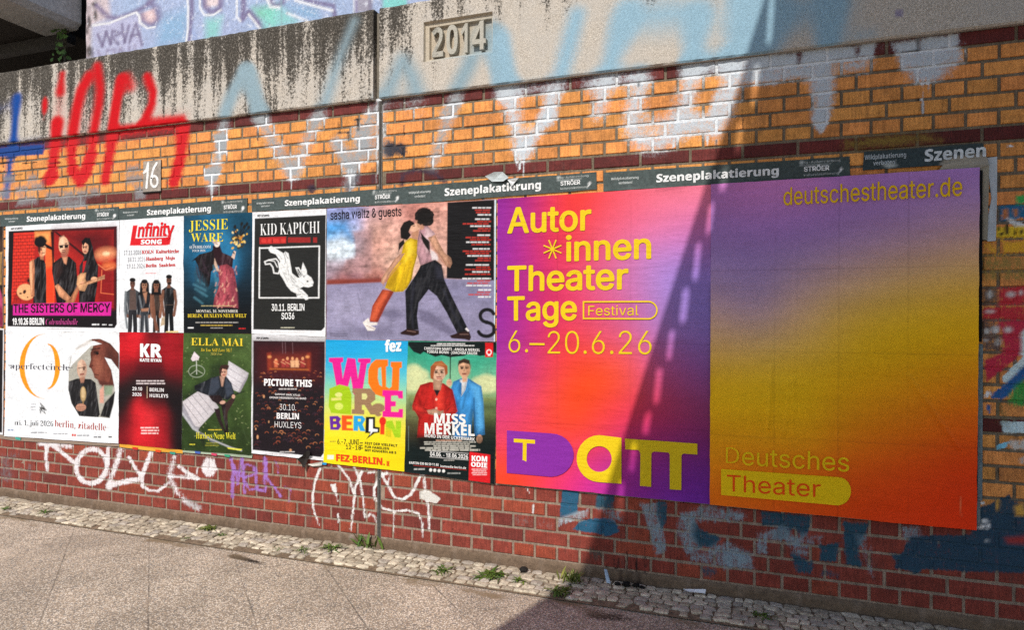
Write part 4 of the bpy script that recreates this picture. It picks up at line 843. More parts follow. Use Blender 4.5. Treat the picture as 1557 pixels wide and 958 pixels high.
def band_trio():
    s = Sheet((11, 344.5), (184, 335), (184, 505), (11, 503), C5, seed=2); a = s.a; p, e, l = a.p, a.e, a.l
    p('150d10', 70, 190, 820, 155, 819, 835, 803, 862, 62, 850)
    p('b0221c', 105, 203, 798, 178, 796, 722, 88, 700); p('6a1014', 395, 190, 800, 180, 798, 420, 600, 360, soft=60); p('8c1618', 690, 440, 798, 440, 796, 720, 690, 720, soft=30); p('d2321e', 690, 330, 798, 330, 798, 420, 690, 400, soft=40)
    p('e03524', 105, 205, 250, 197, 246, 470, 200, 560, 130, 600, 90, 695)
    for k in range(20):
        y = 215 + k * 23; l('5a0e10', 4, 100, y + 8, 250, y, soft=3, a=.8)
        for j in range(5): x = 108 + j * 30 + (k % 2) * 15; l('5a0e10', 3.5, x, y + 4, x, y + 26, soft=3, a=.7)
    p('ef6a34', 250, 197, 365, 192, 372, 330, 390, 400, 384, 690, 328, 690, 322, 330, 250, 240); p('f6a45a', 255, 200, 360, 194, 350, 270, 260, 280, soft=20)
    p('f2431f', 325, 450, 388, 430, 384, 690, 330, 690, soft=14)
    p('1c0a0a', 318, 272, 385, 308, 380, 326, 318, 300); p('3a0a0c', 383, 194, 402, 194, 600, 352, 590, 366); p('2a0a0a', 360, 192, 384, 192, 384, 420, 372, 420, soft=6)
    e('f7b07a', 740, 348, 60, 22, -8, soft=40); e('fff0c0', 745, 346, 20, 8, soft=14); e('f08048', 765, 430, 40, 18, soft=24)
    l('f0784a', 5, 715, 460, 708, 618, 795, 628, soft=3); l('f08a5a', 5, 690, 420, 740, 460, 795, 440, soft=4); p('4a0c10', 560, 210, 700, 200, 660, 300, soft=50, a=.6)
    # left player
    e('f0b07a', 188, 612, 62, 56, 20, soft=5); p('1a0f0e', 190, 530, 250, 480, 250, 600, soft=8); e('3a1a14', 152, 622, 9, 6); e('3a1a14', 180, 610, 10, 14, 20); e('3a1a14', 200, 648, 5, 4)
    a.b('120a0c', 240, 395, 270, 368, 305, 365, 326, 420, 330, 500, 330, 690, 238, 690, 245, 560, hi=0.05, amt=.3); a.b('e58e66', 278, 330, 312, 330, 312, 390, 290, 385)
    a.face(300, 318, 26, 46, 'e89a70', turn=.2); p('f6c090', 300, 290, 326, 300, 322, 350, 306, 362, soft=8); p('4a1410', 270, 290, 292, 300, 286, 350, 272, 330, soft=6); e('120a0c', 288, 268, 40, 34)
    for q in ((272, 246, 22, 18), (300, 240, 22, 16), (318, 258, 16, 18), (262, 268, 14, 20), (290, 232, 14, 10)): e('120a0c', *q, 0, soft=8)
    l('4a1a14', 6, 296, 300, 320, 302, soft=4); l('7a2018', 5, 304, 340, 318, 340, soft=3); a.b('e89468', 214, 400, 244, 384, 250, 450, 246, 560, 248, 640, 224, 645, 212, 500); p('f6bc8c', 216, 410, 228, 400, 232, 560, 228, 630, 218, 520, soft=8)
    l('4a4040', 3, 290, 400, 292, 680, soft=4, a=.6)
    # centre man
    a.b('140b0c', 372, 415, 430, 372, 490, 366, 535, 410, 548, 540, 520, 690, 402, 690, 386, 560, 370, 470, hi=0.05, amt=.3); p('3a2422', 385, 420, 430, 390, 440, 470, 400, 520, soft=20, a=.7)
    a.face(450, 288, 35, 60, 'eeb892'); p('f6ceaa', 425, 240, 450, 228, 455, 300, 430, 320, soft=14); e('b06a50', 472, 320, 12, 36, soft=10); p('120a0c', 420, 290, 446, 288, 446, 306, 424, 308); p('120a0c', 456, 288, 482, 284, 480, 304, 458, 306); l('120a0c', 4, 420, 290, 482, 286, soft=3)
    e('a86450', 452, 352, 20, 20, soft=8); p('d89470', 440, 370, 478, 366, 468, 420, 452, 410, soft=6); l('5a2018', 5, 440, 334, 464, 332, soft=3)
    a.b('eda478', 388, 570, 412, 556, 470, 620, 512, 664, 490, 688, 420, 640); a.b('d88a60', 455, 690, 500, 650, 545, 570, 562, 580, 520, 690, soft=5)
    # right player
    a.b('120a0c', 575, 260, 600, 234, 632, 238, 652, 300, 664, 372, 690, 430, 684, 560, 664, 690, 556, 690, 560, 430, 590, 380, 586, 320, hi=0.04, amt=.3); a.face(600, 305, 22, 42, 'efae8a', turn=-.15); p('120a0c', 580, 262, 622, 250, 618, 282, 600, 270, 584, 300); l('3a1410', 5, 588, 300, 612, 296, soft=3); l('a03028', 5, 594, 336, 608, 334, soft=3); l('3a2a2c', 10, 620, 380, 600, 480, 640, 620, soft=8, a=.8)
    p('c01c20', 585, 400, 608, 395, 590, 470, 580, 480); a.b('f0b280', 548, 500, 570, 482, 606, 478, 600, 520, 616, 560, 596, 606, 560, 600, 540, 560); a.b('efae80', 600, 545, 690, 512, 735, 492, 735, 520, 690, 536, 604, 564); e('f2b68c', 662, 522, 22, 16); e('efae86', 578, 548, 16, 12); l('7a3a20', 3, 560, 560, 735, 505, soft=3)
    p('d8269a', 100, 696, 782, 680, 778, 776, 98, 773)
    s.bars(330, 862, 530, 874, 1, 'b8b4b4', 3); s.bars(645, 828, 700, 846, 1, 'ffffff', 3); s.bars(716, 832, 748, 844, 1, 'ffffff', 4); s.bars(762, 834, 790, 846, 1, 'ffffff', 5)
    s.T('FKP SCORPIO', 86, 168, 182, 166, 176, '2a2a2a')
    s.T('THE SISTERS OF MERCY', 104, 697, 755, 772, 750, '140c12', 'I', .012); s.T('19.10.26 BERLIN', 97, 793, 838, 316, 838, 'f6f4f4', 'B', .02); s.T('Columbiahalle', 328, 797, 838, 550, 838, 'd8509c', 'i', -.012)
    a.tex(.16, 90, 90, 21); a.tex(.10, 22, 22, 22)
    s.build('concert_poster', 'white bordered poster of a three man band in red light over a magenta title bar', 'poster', GRP)
band_trio()

def four_band():
    s = Sheet((184, 335), (281, 328.5), (281, 506), (184, 505), C5, base='f2f4f6', seed=3); a = s.a; p, e, l = a.p, a.e, a.l; R = 'e01e26'
    a.tex(.10, 7, 12, 4)
    p(R, 946, 236, 1198, 215, 1186, 282, 1160, 288, 936, 290)
    p(R, 930, 150, 962, 148, 940, 290, 908, 290); s.T('nfinity', 962, 138, 228, 1212, 218, R, 'I', .03, .16); s.T('SONG', 986, 250, 280, 1130, 278, 'ffffff', 'B', .02, .1)
    p('eef0f2', 950, 233, 1192, 225, 1190, 232, 948, 240, soft=1.5)
    for k, (d, c, x) in enumerate((('17.11.2026', 'KOLN  Kulturkirche', 868), ('18.11.2026', 'Hamburg  Mojo', 896), ('19.11.2026', 'Berlin  Saalchen', 890))):
        y = 325 + 47 * k; s.T(d, x, y, y + 30, [988, 1016, 1014][k], y + 26, '8c8a90', 'I', -.006); s.T(c, [994, 1022, 1020][k], y - 2, y + 22, [1250, 1222, 1226][k], y + 14, 'd63a3c', 'S', .008)
    s.bars(1016, 476, 1096, 488, 1, 'e08080', 3)
    def man(x, y, h, skin, top, hair, w=44, legs='1d1d22', long=False, bare=False):
        k = h / 380; a.b(legs, x - w * .62, y + 200 * k, x + w * .62, y + 200 * k, x + w * .72, y + h + 6, x + 6, y + h + 6, x, y + 260 * k, x - 6, y + h + 6, x - w * .72, y + h + 6)
        a.b(top, x - w, y + 95 * k, x - w * .3, y + 72 * k, x + w * .3, y + 72 * k, x + w, y + 95 * k, x + w * .85, y + 150 * k, x + w * .7, y + 225 * k, x - w * .7, y + 225 * k, x - w * .85, y + 150 * k, hi=.05, w=9)
        l(skin if bare else top, 20, x - w * .9, y + 105 * k, x - w * 1.05, y + 180 * k, x - w * .8, y + 262 * k, soft=4); l(skin if bare else top, 20, x + w * .9, y + 105 * k, x + w * 1.05, y + 180 * k, x + w * .8, y + 262 * k, soft=4)
        e(skin, x - w * .78, y + 268 * k, 9, 13); e(skin, x + w * .78, y + 268 * k, 9, 13)
        if long: p(hair, x - 30, y + 20, x - 10, y - 6, x + 14, y - 6, x + 32, y + 22, x + 36, y + 100, x - 34, y + 100, soft=5)
        p(skin, x - 10, y + 45, x + 10, y + 45, x + 13, y + 84 * k, x - 13, y + 84 * k); a.face(x, y + 34, 18, 29, skin); e(hair, x, y + 8, 21, 15)
        l('2a1410', 4, x - 12, y + 30, x - 4, y + 30, soft=2); l('2a1410', 4, x + 4, y + 30, x + 12, y + 30, soft=2); l('5a2420', 3.5, x - 6, y + 48, x + 6, y + 48, soft=2)
    man(928, 520, 366, '6e4a3c', '4a4e52', '17110f', 46, '2c2a2e'); p('5c4a44', 908, 605, 950, 600, 955, 735, 905, 735, soft=5); l('767c80', 14, 880, 610, 875, 740, 890, 860, soft=5)
    man(1010, 532, 354, 'a8785e', '1c1c22', '120f12', 42, '3c4046', True); p('b07c60', 1000, 620, 1030, 612, 1020, 690, soft=5); p('a8785e', 985, 728, 1040, 722, 1036, 745, 990, 748, soft=4); l('8c9298', 8, 975, 640, 990, 720, soft=6, a=.8)
    for q in ((980, 760, 975, 880), (1010, 780, 1002, 885), (1030, 770, 1040, 880)): l('6c7076', 8, *q, soft=6, a=.8)
    man(1180, 498, 388, '7c5240', '131316', '15100e', 46, '17171a', bare=True); e('2a1a14', 1184, 552, 14, 10, soft=4); l('55463c', 4, 1150, 702, 1215, 700, soft=2)
    man(1092, 534, 352, '8c5c46', '4c3c34', '120e10', 34, '2a2220', True, True); p('7c4f3c', 1060, 640, 1075, 630, 1090, 800, 1110, 880, 1085, 885, 1062, 740, soft=5); p('bca688', 1130, 790, 1150, 780, 1150, 840, 1120, 850, soft=5)
    p('e6ce8c', 1160, 885, 1245, 880, 1245, 893, 1160, 896, soft=3)
    a.tex(.16, 90, 90, 21); a.tex(.10, 22, 22, 22)
    s.build('concert_poster', 'narrow white poster with red lettering above four standing people', 'poster', GRP)
four_band()

def orange_arc():
    s = Sheet((11, 503), (184, 505), (182, 674.5), (9, 663), C6, base='f2f4f6', seed=5); a = s.a; p, e, l = a.p, a.e, a.l
    a.tex(.07, 4, 16, 4); O = 'f59c1c'
    t = np.linspace(0, 1, 14)
    def crescent(cx, cy, r1x, r1y, cx2, r2x, r2y, t0, t1, col):
        th = np.radians(np.linspace(t0, t1, 16)); A = np.c_[cx + r1x * np.cos(th), cy + r1y * np.sin(th)]; B = np.c_[cx2 + r2x * np.cos(th), cy + r2y * np.sin(th)][::-1]
        p(col, *np.concatenate([A, B]).ravel())
    crescent(315, 306, 172, 224, 318, 138, 224, 90, 270, O); crescent(340, 306, 86, 158, 340, 50, 150, -90, 90, O)
    th = np.radians(np.linspace(-20, 340, 40)); 
    ph = [(640, 118), (700, 114), (770, 145), (832, 215), (832, 330), (760, 245), (790, 330), (806, 440), (796, 560), (768, 664), (560, 650), (505, 560), (484, 470), (486, 330), (500, 240), (560, 165)]
    p('b0aca0', *[v for q in ph for v in q]); a.b('7c4234', 645, 116, 705, 116, 775, 150, 833, 218, 833, 330, 770, 250, 800, 400, 806, 440, 700, 430, 690, 400, 664, 385, 660, 360, 640, 320, 626, 310, 640, 260, 636, 215, 655, 170)
    p('532a22', 735, 150, 833, 240, 833, 330, 740, 255, soft=30); p('9a5a46', 660, 250, 700, 240, 720, 340, 690, 390, 665, 360, soft=24); p('5a2e26', 690, 405, 790, 420, 806, 440, 740, 470, 700, 430, soft=10); e('3a1c16', 675, 210, 20, 14, soft=8); e('120c0a', 684, 216, 10, 9); l('2a120e', 8, 642, 190, 700, 180, soft=5); l('3a1610', 6, 664, 362, 690, 366, soft=4); l('4a2018', 6, 632, 308, 652, 300, soft=5)
    p('efefef', 560, 168, 600, 134, 660, 130, 715, 150, 640, 165, 555, 250, 505, 300, 490, 330, 505, 235); p('c8bfb6', 520, 190, 560, 160, 630, 120, 640, 140, 560, 185, soft=8, a=.7)
    p('e9eced', 735, 244, 780, 258, 835, 330, 840, 500, 820, 560, 800, 440, 780, 330)
    p('d8a08c', 700, 470, 730, 436, 728, 560, 700, 560, soft=6); p('8a9a80', 730, 440, 790, 440, 785, 500, 735, 510, soft=8)
    a.b('201e20', 486, 410, 545, 390, 640, 395, 672, 420, 690, 560, 702, 640, 690, 658, 560, 650, 505, 560, 484, 470, hi=0.05, amt=.3); a.b('1a181a', 735, 560, 806, 480, 796, 560, 770, 664, 705, 652, soft=6, hi=0.04, amt=.3)
    a.face(577, 325, 34, 66, 'cfa48c'); p('e6c4aa', 550, 280, 575, 262, 580, 340, 560, 360, soft=12); l('5a3a2e', 6, 554, 318, 572, 316, soft=4); l('5a3a2e', 6, 582, 316, 600, 314, soft=4); l('8a4a40', 6, 566, 360, 590, 358, soft=4); p('a87660', 560, 385, 600, 380, 590, 420, 570, 420, soft=5); l('3a3436', 5, 585, 420, 590, 640, soft=5, a=.7)
    e('b89a6a', 586, 498, 20, 52, soft=5); e('d4b688', 586, 490, 12, 36, soft=6); l('9a7a50', 8, 586, 545, 584, 575, soft=3); e('c08a72', 570, 590, 36, 26); l('8a5a48', 4, 545, 590, 600, 588, soft=3); l('8a5a48', 4, 548, 605, 598, 602, soft=3)
    l('5a5860', 4, 64, 298, 110, 303, soft=2); l('5a5860', 4, 440, 312, 512, 316, soft=2)
    for k in range(14): r = random.Random(k); l('2c2a26', 5, 280 + r.uniform(-5, 50), 555 + r.uniform(0, 60), 290 + r.uniform(-8, 45), 585 + r.uniform(0, 52), soft=3, a=.85)
    s.bars(222, 560, 258, 615, 3, '9a9aa0', 4, .4)
    s.T('aperfectcircle', 82, 280, 322, 492, 335, '5c5b64', 'S', -.012)
    s.T('mi. 1. juli 2026', 112, 675, 712, 378, 722, '3a3a40', 'S', -.014); s.T('berlin, zitadelle', 390, 676, 724, 745, 752, 'b8504a', 'S', -.012)
    s.bars(216, 754, 342, 776, 1, '8a8a90', 5, .4); s.bars(370, 764, 488, 784, 1, '8a8a90', 6, .4); s.bars(540, 774, 630, 796, 1, '8a8a90', 7, .4); s.bars(658, 786, 716, 806, 1, '4a4a50', 8, .5); s.bars(760, 786, 788, 804, 1, '202024', 9); s.bars(58, 740, 106, 756, 1, '4a6a9a', 2); e('d84a40', 514, 782, 7, 9); e('d84a40', 530, 783, 7, 9)
    a.tex(.16, 90, 90, 21); a.tex(.10, 22, 22, 22)
    s.build('concert_poster', 'white poster with two orange arcs and an oval photo of a bald man', 'poster', GRP)
orange_arc()

def red_black():
    s = Sheet((184, 505), (281, 506.5), (278, 684), (182, 674.5), C6, base='1a0e12', seed=6); a = s.a; p, e, l = a.p, a.e, a.l
    a.rbf([(850, 90, 'b81420'), (950, 100, 'e01c28'), (1060, 110, '6a1018'), (1200, 110, 'a81420'), (1270, 150, '8a1018'), (850, 200, 'd01822'), (1050, 200, '9a121c'), (1250, 260, 'a8141e'), (860, 320, '78101a'), (1050, 330, '4a0e16'), (1260, 340, '6a0e18'), (900, 440, '1c1416'), (1060, 440, '1e1416'), (1250, 440, '1a1214'), (860, 560, '1a1214'), (1060, 560, '2a0e12'), (1250, 560, '160e12'), (980, 640, 'd8202a'), (1040, 660, 'f03038'), (1120, 700, '8a121c'), (900, 700, '4a0e16'), (960, 760, 'e4222c'), (1060, 780, 'd01e28'), (1240, 720, '160e12'), (880, 830, '7a0e18'), (1000, 850, 'c81a24'), (1120, 860, '9a1420'), (1250, 860, '120c10')], 55)
    s.T('K', 982, 150, 238, 1048, 241, 'f8f6f6', 'B', .02); s.T('R', 1056, 152, 241, 1132, 243, 'f8f6f6', 'B', .02); p('1a0e12', 1048, 150, 1056, 150, 1056, 245, 1048, 245, soft=2, a=.0)
    s.T('KATE RYAN', 980, 251, 272, 1130, 276, 'f8f6f6', 'B', .02); s.bars(948, 398, 1158, 434, 2, 'e8d8d8', 3, .5)
    s.T('29.10', 928, 448, 472, 996, 474, 'f4eeee', 'B'); s.T('2026', 928, 487, 510, 992, 512, 'f4eeee', 'B'); s.T('BERLIN', 1048, 455, 479, 1146, 482, 'f4eeee', 'B'); s.T('HUXLEYS', 1048, 495, 519, 1176, 523, 'f4eeee', 'B'); l('d8c0a0', 4, 1029, 446, 1029, 524, soft=2); s.bars(976, 722, 1112, 780, 3, 'f8dcd8', 9, .5)
    a.tex(.16, 90, 90, 21); a.tex(.10, 22, 22, 22)
    s.build('concert_poster', 'dark red and black poster with a large white monogram', 'poster', GRP)
red_black()

def teal_dancer():
    s = Sheet((281, 328.5), (385.5, 323), (384, 507.5), (281, 506.5), C7, seed=7); a = s.a; p, e, l = a.p, a.e, a.l
    a.rbf([(60, 100, '1a4c66'), (250, 110, '1f6286'), (450, 90, '164860'), (90, 300, '1c5a7c'), (300, 300, '2a7aa6'), (480, 250, '12384e'), (70, 480, '143c52'), (200, 440, '2076a4'), (350, 420, '2a80b0'), (500, 450, '102c3c'), (80, 650, '12242e'), (250, 620, '143844'), (480, 620, '0e1c26'), (100, 760, '101418'), (300, 800, '100f12'), (500, 780, '0e0f12'), (60, 880, '101014'), (300, 880, '121014'), (500, 880, '0e0e12')], 70)
    a.tex(.25, 14, 10, 8)
    a.b('1a1214', 105, 400, 160, 350, 240, 330, 270, 300, 300, 330, 285, 430, 240, 470, 230, 560, 215, 590, 170, 520, 150, 430, 130, 390, hi=0.02, amt=.3); p('2a4a58', 140, 430, 200, 520, 225, 590, 180, 640, 130, 560, 120, 480, soft=14, a=.7)
    for q in ((120, 560, 200, 600), (130, 590, 210, 640), (150, 530, 190, 560), (125, 650, 180, 690), (260, 430, 275, 560), (285, 520, 270, 640)): l('5a98ac', 8, *q, soft=10, a=.6)
    for k in range(20): r = random.Random(k + 50); l('3a2a34' if k % 2 else '0e0a0e', 5, r.uniform(130, 240), r.uniform(350, 470), r.uniform(150, 235), r.uniform(430, 580), soft=6, a=.6)
    a.b('3a1c24', 275, 310, 320, 340, 395, 370, 388, 440, 330, 450, 290, 430, 270, 380, hi=0.03, amt=.3); p('2a1218', 250, 290, 300, 285, 320, 345, 290, 420, 262, 380, soft=6); p('e6c4b0', 380, 370, 398, 325, 412, 332, 402, 385); p('d8b49c', 265, 380, 285, 430, 300, 470, 280, 470, 262, 420, soft=5)
    a.b('b8505c', 300, 430, 350, 420, 395, 450, 415, 560, 425, 720, 255, 715, 265, 650, 300, 560, 290, 480); p('8a3a48', 385, 450, 400, 520, 420, 620, 424, 720, 380, 700, 370, 560, soft=14)
    for k in range(60): r = random.Random(k); x = r.uniform(265, 420); y = r.uniform(430, 715); l(r.choice(['e8a08c', 'c86a70', '5a1c2c', 'f0c0a0', '3a1420']), 6, x, y, x + r.uniform(-14, 14), y + r.uniform(8, 30), soft=5, a=.75)
    e('f0dcd0', 282, 275, 20, 26, 10); e('c8a898', 268, 262, 18, 14, soft=5); l('6a4a40', 4, 274, 276, 286, 282, soft=3); l('c8c0b4', 6, 250, 260, 300, 262, soft=6, a=.7)
    for k in range(46): r = random.Random(k + 9); x = r.gauss(432, 26); y = r.gauss(250, 36); e(r.choice(['f0b838', 'e8c878', '2a2a1c', 'f4dca0', 'd88a28', '3a3424']), x, y, r.uniform(5, 12), r.uniform(5, 11), r.uniform(0, 90), soft=4, a=.95)
    for q in ((430, 230, 405, 150), (440, 220, 452, 130), (450, 220, 490, 130), (450, 215, 500, 170), (425, 230, 395, 190), (445, 200, 470, 150)): l('16181a', 9, *q, soft=5, w1=5)
    for q in ((405, 160), (452, 140), (488, 142), (500, 165), (470, 160)): e('1a1a18', *q, 9, 14, 20, soft=5)
    Y = 'f4e23c'; s.T('JESSIE', 88, 118, 190, 358, 176, Y, 'S', -.006); s.T('WARE', 103, 205, 264, 326, 262, Y, 'S', -.006)
    W_ = 'e4e8ea'; s.T('SUPERBLOOM', 92, 292, 312, 240, 308, W_, 'S', -.004); s.T('TOUR 2026', 110, 318, 334, 202, 332, W_, 'S', -.004); s.bars(112, 280, 128, 288, 1, W_, 4)
    s.bars(160, 700, 410, 716, 1, 'c8b880', 11, .35); s.T('MONTAG, 16. NOVEMBER', 138, 734, 754, 428, 754, 'e8e4d8', 'S', 0); s.T('BERLIN, HUXLEYS NEUE WELT', 80, 764, 788, 486, 788, 'f0d23c', 'S', 0)
    s.bars(116, 816, 450, 830, 1, 'b8b4ae', 12, .5); s.bars(160, 836, 404, 850, 1, 'd8b850', 13, .5); s.bars(234, 856, 328, 866, 1, 'b8b4ae', 14, .5); s.bars(78, 852, 122, 868, 1, 'ffffff', 1); s.bars(426, 858, 484, 872, 1, 'e02a2a', 2)
    a.tex(.16, 90, 90, 21); a.tex(.10, 22, 22, 22)
    s.build('concert_poster', 'dark teal poster with yellow lettering and a woman holding up flowers', 'poster', GRP)
teal_dancer()

def white_rabbit():
    s = Sheet((385.5, 323), (497.5, 317.5), (496.5, 512), (384, 507.5), C7, seed=8); a = s.a; p, e, l = a.p, a.e, a.l
    p('262624', 542, 102, 1035, 78, 1028, 855, 1005, 880, 532, 872); a.tex(.12, 6, 14, 3)
    l('f2f2f0', 9, 576, 308, 990, 294, 986, 652, 574, 652, 576, 304, soft=2.5)
    W_ = 'f0f0ee'; K = '2a2a28'
    l(W_, 9, 612, 402, 640, 390, 690, 382, 706, 400, 712, 425, soft=3); l(W_, 9, 612, 402, 618, 420, 650, 416, 668, 440, 676, 480, 706, 484, 716, 460, soft=3); l(W_, 6, 640, 392, 680, 400, 700, 440, soft=3)
    p(W_, 638, 305, 655, 292, 700, 318, 744, 345, 752, 330, 776, 343, 786, 390, 795, 440, 800, 480, 838, 512, 872, 516, 905, 490, 935, 512, 950, 545, 944, 570, 915, 580, 880, 574, 852, 588, 872, 596, 910, 635, 913, 662, 896, 668, 868, 642, 830, 622, 795, 605, 765, 570, 738, 520, 716, 488, 708, 430, 720, 398, 688, 350, 652, 338, 640, 322)
    p(W_, 824, 442, 848, 440, 880, 492, 885, 518, 855, 516); p(W_, 862, 470, 877, 406, 902, 460, 905, 492, 885, 500); p('1a1a18', 832, 452, 846, 452, 868, 494, 862, 508, 846, 490, soft=2); l(W_, 4, 836, 455, 862, 500, soft=2); l(K, 3, 862, 470, 876, 500, 885, 512, soft=2)
    e('1a1a18', 908, 538, 7, 5, 10, soft=2); l(K, 3, 936, 556, 948, 560, soft=2); l(K, 3, 752, 332, 760, 360, 774, 380, soft=2); l(K, 3, 745, 348, 756, 390, 752, 420, soft=2)
    for q in ((770, 440, 780, 500), (790, 500, 830, 540), (735, 470, 770, 540), (800, 560, 850, 580), (840, 600, 890, 630), (760, 400, 775, 440), (860, 540, 880, 560), (700, 345, 730, 380)): l('8a8a88', 3, *q, soft=3, a=.8)
    for k in range(40): r = random.Random(k); x = r.uniform(730, 850); y = 420 + (x - 730) * 1.0 + r.uniform(-10, 60); l('6a6a68', 2.5, x, y, x + 8, y + 10, soft=2.5, a=.5)
    p(W_, 830, 628, 862, 618, 866, 645, 838, 650); l(K, 4, 836, 632, 860, 628, soft=2)
    s.T('FKP SCORPIO', 562, 76, 92, 645, 89, '222222'); l('aaaaaa', 4, 685, 86, 705, 86, soft=3)
    s.T('KID KAPICHI', 582, 140, 220, 995, 203, 'f4f4f2', 'S', -.008); p('c42a28', 576, 234, 760, 228, 760, 274, 576, 279, soft=3); 
    for k, (x0, x1) in enumerate(((584, 622), (632, 654), (664, 712), (722, 756))): p('5c1210', x0, 240, x0 + 4, 240, x0 + 4, 274, x0, 274, soft=2); s.bars(x0, 240, x1, 272, 1, 'e04038', k, .8)
    s.bars(768, 228, 990, 274, 1, 'a82826', 21, .8)
    s.T('30.11. BERLIN', 660, 696, 742, 888, 740, 'f4f4f2', 'I', .022); s.T('SO36', 728, 756, 800, 818, 799, 'f4f4f2', 'I', .022); s.bars(720, 854, 824, 864, 1, 'e8e4c8', 3); s.bars(640, 886, 905, 896, 1, 'c4c0bc', 4, .5)
    a.tex(.16, 90, 90, 21); a.tex(.10, 22, 22, 22)
    s.build('concert_poster', 'black poster with a leaping white rabbit in a thin square frame', 'poster', GRP)
white_rabbit()

def green_recliner():
    s = Sheet((281, 506.5), (384.5, 508), (384, 692), (278, 684), C8, seed=9); a = s.a; p, e, l = a.p, a.e, a.l
    a.rbf([(60, 100, '4e6a34'), (250, 110, '46602e'), (480, 110, '55703c'), (80, 400, '3e5a2c'), (300, 300, '48642f'), (480, 400, '4a6634'), (80, 650, '33491f'), (300, 640, '3a5428'), (480, 650, '40582a'), (80, 850, '2e4420'), (300, 850, '33481e'), (500, 850, '2c3e20')], 120)
    a.rgb *= np.array([.82, .76, .72]); a.tex(.4, 16, 16, 5); r = random.Random(2)
    for k in range(150): x, y = r.uniform(45, 515), r.uniform(90, 890); l(r.choice(['8aa05c', '6c8848', '22340f', 'b4bc84']), 3, x, y, x + r.uniform(-9, 9), y + r.uniform(-8, 8), soft=4, a=.6)
    e('2c3a22', 140, 352, 56, 30, soft=4, a=.3); t = np.linspace(0, 2 * np.pi, 26); l('b4bca8', 4, *np.stack([140 + 56 * np.cos(t), 340 + 42 * np.sin(t)], -1).ravel(), soft=3, a=.8); p('e6d8dc', 124, 204, 160, 240, 152, 262, 112, 270, 100, 255); l('c8ccc0', 5, 138, 262, 140, 360, soft=3); l('aab09c', 4, 100, 360, 140, 330, 180, 355, soft=3)
    p('1c2816', 44, 520, 130, 440, 210, 410, 240, 300, 300, 270, 340, 300, 260, 480, 120, 560, soft=24, a=.75)
    a.b('d9d4d8', 362, 268, 498, 352, 494, 376, 436, 486, 396, 470, 340, 400, 352, 330, fold=.08, amt=.2); p('9a949c', 498, 354, 490, 392, 440, 490, 426, 482, soft=5)
    for q in ((358, 315, 480, 392), (352, 360, 462, 430), (360, 408, 442, 466)): l('9c969e', 3, *q, soft=2)
    a.b('d4cdd0', 42, 550, 150, 478, 220, 480, 292, 590, 160, 730, 130, 722, 60, 640, fold=.08, amt=.2); 
    for q in ((75, 530, 190, 672), (110, 508, 220, 640), (150, 490, 255, 618), (58, 566, 160, 700)): l('8c868c', 3.5, *q, soft=2.5)
    p('a09ca4', 42, 560, 130, 724, 160, 732, 150, 752, 110, 740, 40, 630, soft=5); l('b8b8bc', 14, 40, 630, 120, 740, 240, 812, 380, 870, 450, 890, soft=5, w1=7); l('7c7c84', 8, 140, 765, 260, 835, soft=5); p('e8e440', 350, 868, 455, 880, 445, 890, 360, 878, soft=3)
    p('1a1f14', 160, 740, 200, 800, 196, 890, 160, 800, soft=10, a=.7); l('3a4a2a', 6, 462, 740, 478, 790, 505, 830, soft=4)
    a.b('20242c', 125, 440, 150, 430, 215, 400, 240, 385, 300, 370, 345, 375, 380, 420, 402, 500, 355, 540, 300, 520, 225, 510, 170, 490, 130, 470, hi=0.05, amt=.3); p('3a414e', 240, 395, 290, 380, 300, 450, 260, 500, 225, 500, soft=8); p('3a414e', 340, 390, 378, 425, 395, 490, 350, 520, 335, 450, soft=8)
    a.b('d8a890', 300, 375, 336, 375, 322, 445, 312, 445); a.face(328, 348, 23, 32, 'd8a48c', turn=-.1); p('3a2420', 296, 330, 310, 298, 345, 294, 360, 320, 352, 330, 318, 322, 306, 372, 298, 360); e('3a2420', 352, 306, 12, 10); l('3a1c18', 4, 320, 342, 332, 340, soft=2); l('a03030', 5, 322, 366, 334, 366, soft=2)
    a.b('2a1a1c', 222, 510, 300, 505, 345, 560, 352, 640, 360, 760, 345, 762, 322, 640, 310, 580, 250, 548, hi=0.03, amt=.3); p('3a2624', 340, 560, 400, 510, 405, 540, 356, 620, 350, 680, 338, 640, soft=4); p('2a1a1c', 260, 600, 300, 600, 310, 680, 345, 760, 335, 770, 290, 690, soft=5); p('14100e', 335, 745, 372, 770, 360, 776, 332, 768)
    e('d8a890', 320, 556, 20, 12, -10); e('d8a890', 396, 515, 12, 14); e('14161a', 148, 448, 24, 14); l('14161a', 8, 130, 460, 165, 480, soft=4); l('101216', 10, 410, 500, 470, 478, soft=5, w1=4)
    Y = 'f2d43a'
    s.T('ELLA MAI', 104, 108, 160, 464, 165, Y, 'S', -.004); s.T('Do You Still Love Me?', 170, 178, 203, 386, 206, Y, 'i', -.01); s.T('2026 Tour', 240, 212, 226, 320, 228, 'd8c860', 'i', -.01)
    s.bars(216, 738, 320, 754, 1, Y, 3, .35); s.T('Huxleys Neue Welt', 138, 762, 806, 412, 810, 'ece23c', 'S', -.006); s.bars(90, 840, 130, 854, 1, 'e8dc40', 4, .5); s.bars(200, 830, 300, 862, 2, 'b0a838', 5, .3)
    a.tex(.16, 90, 90, 21); a.tex(.10, 22, 22, 22)
    s.build('concert_poster', 'green poster with a woman in a dark suit on a striped lounger', 'poster', GRP)
green_recliner()

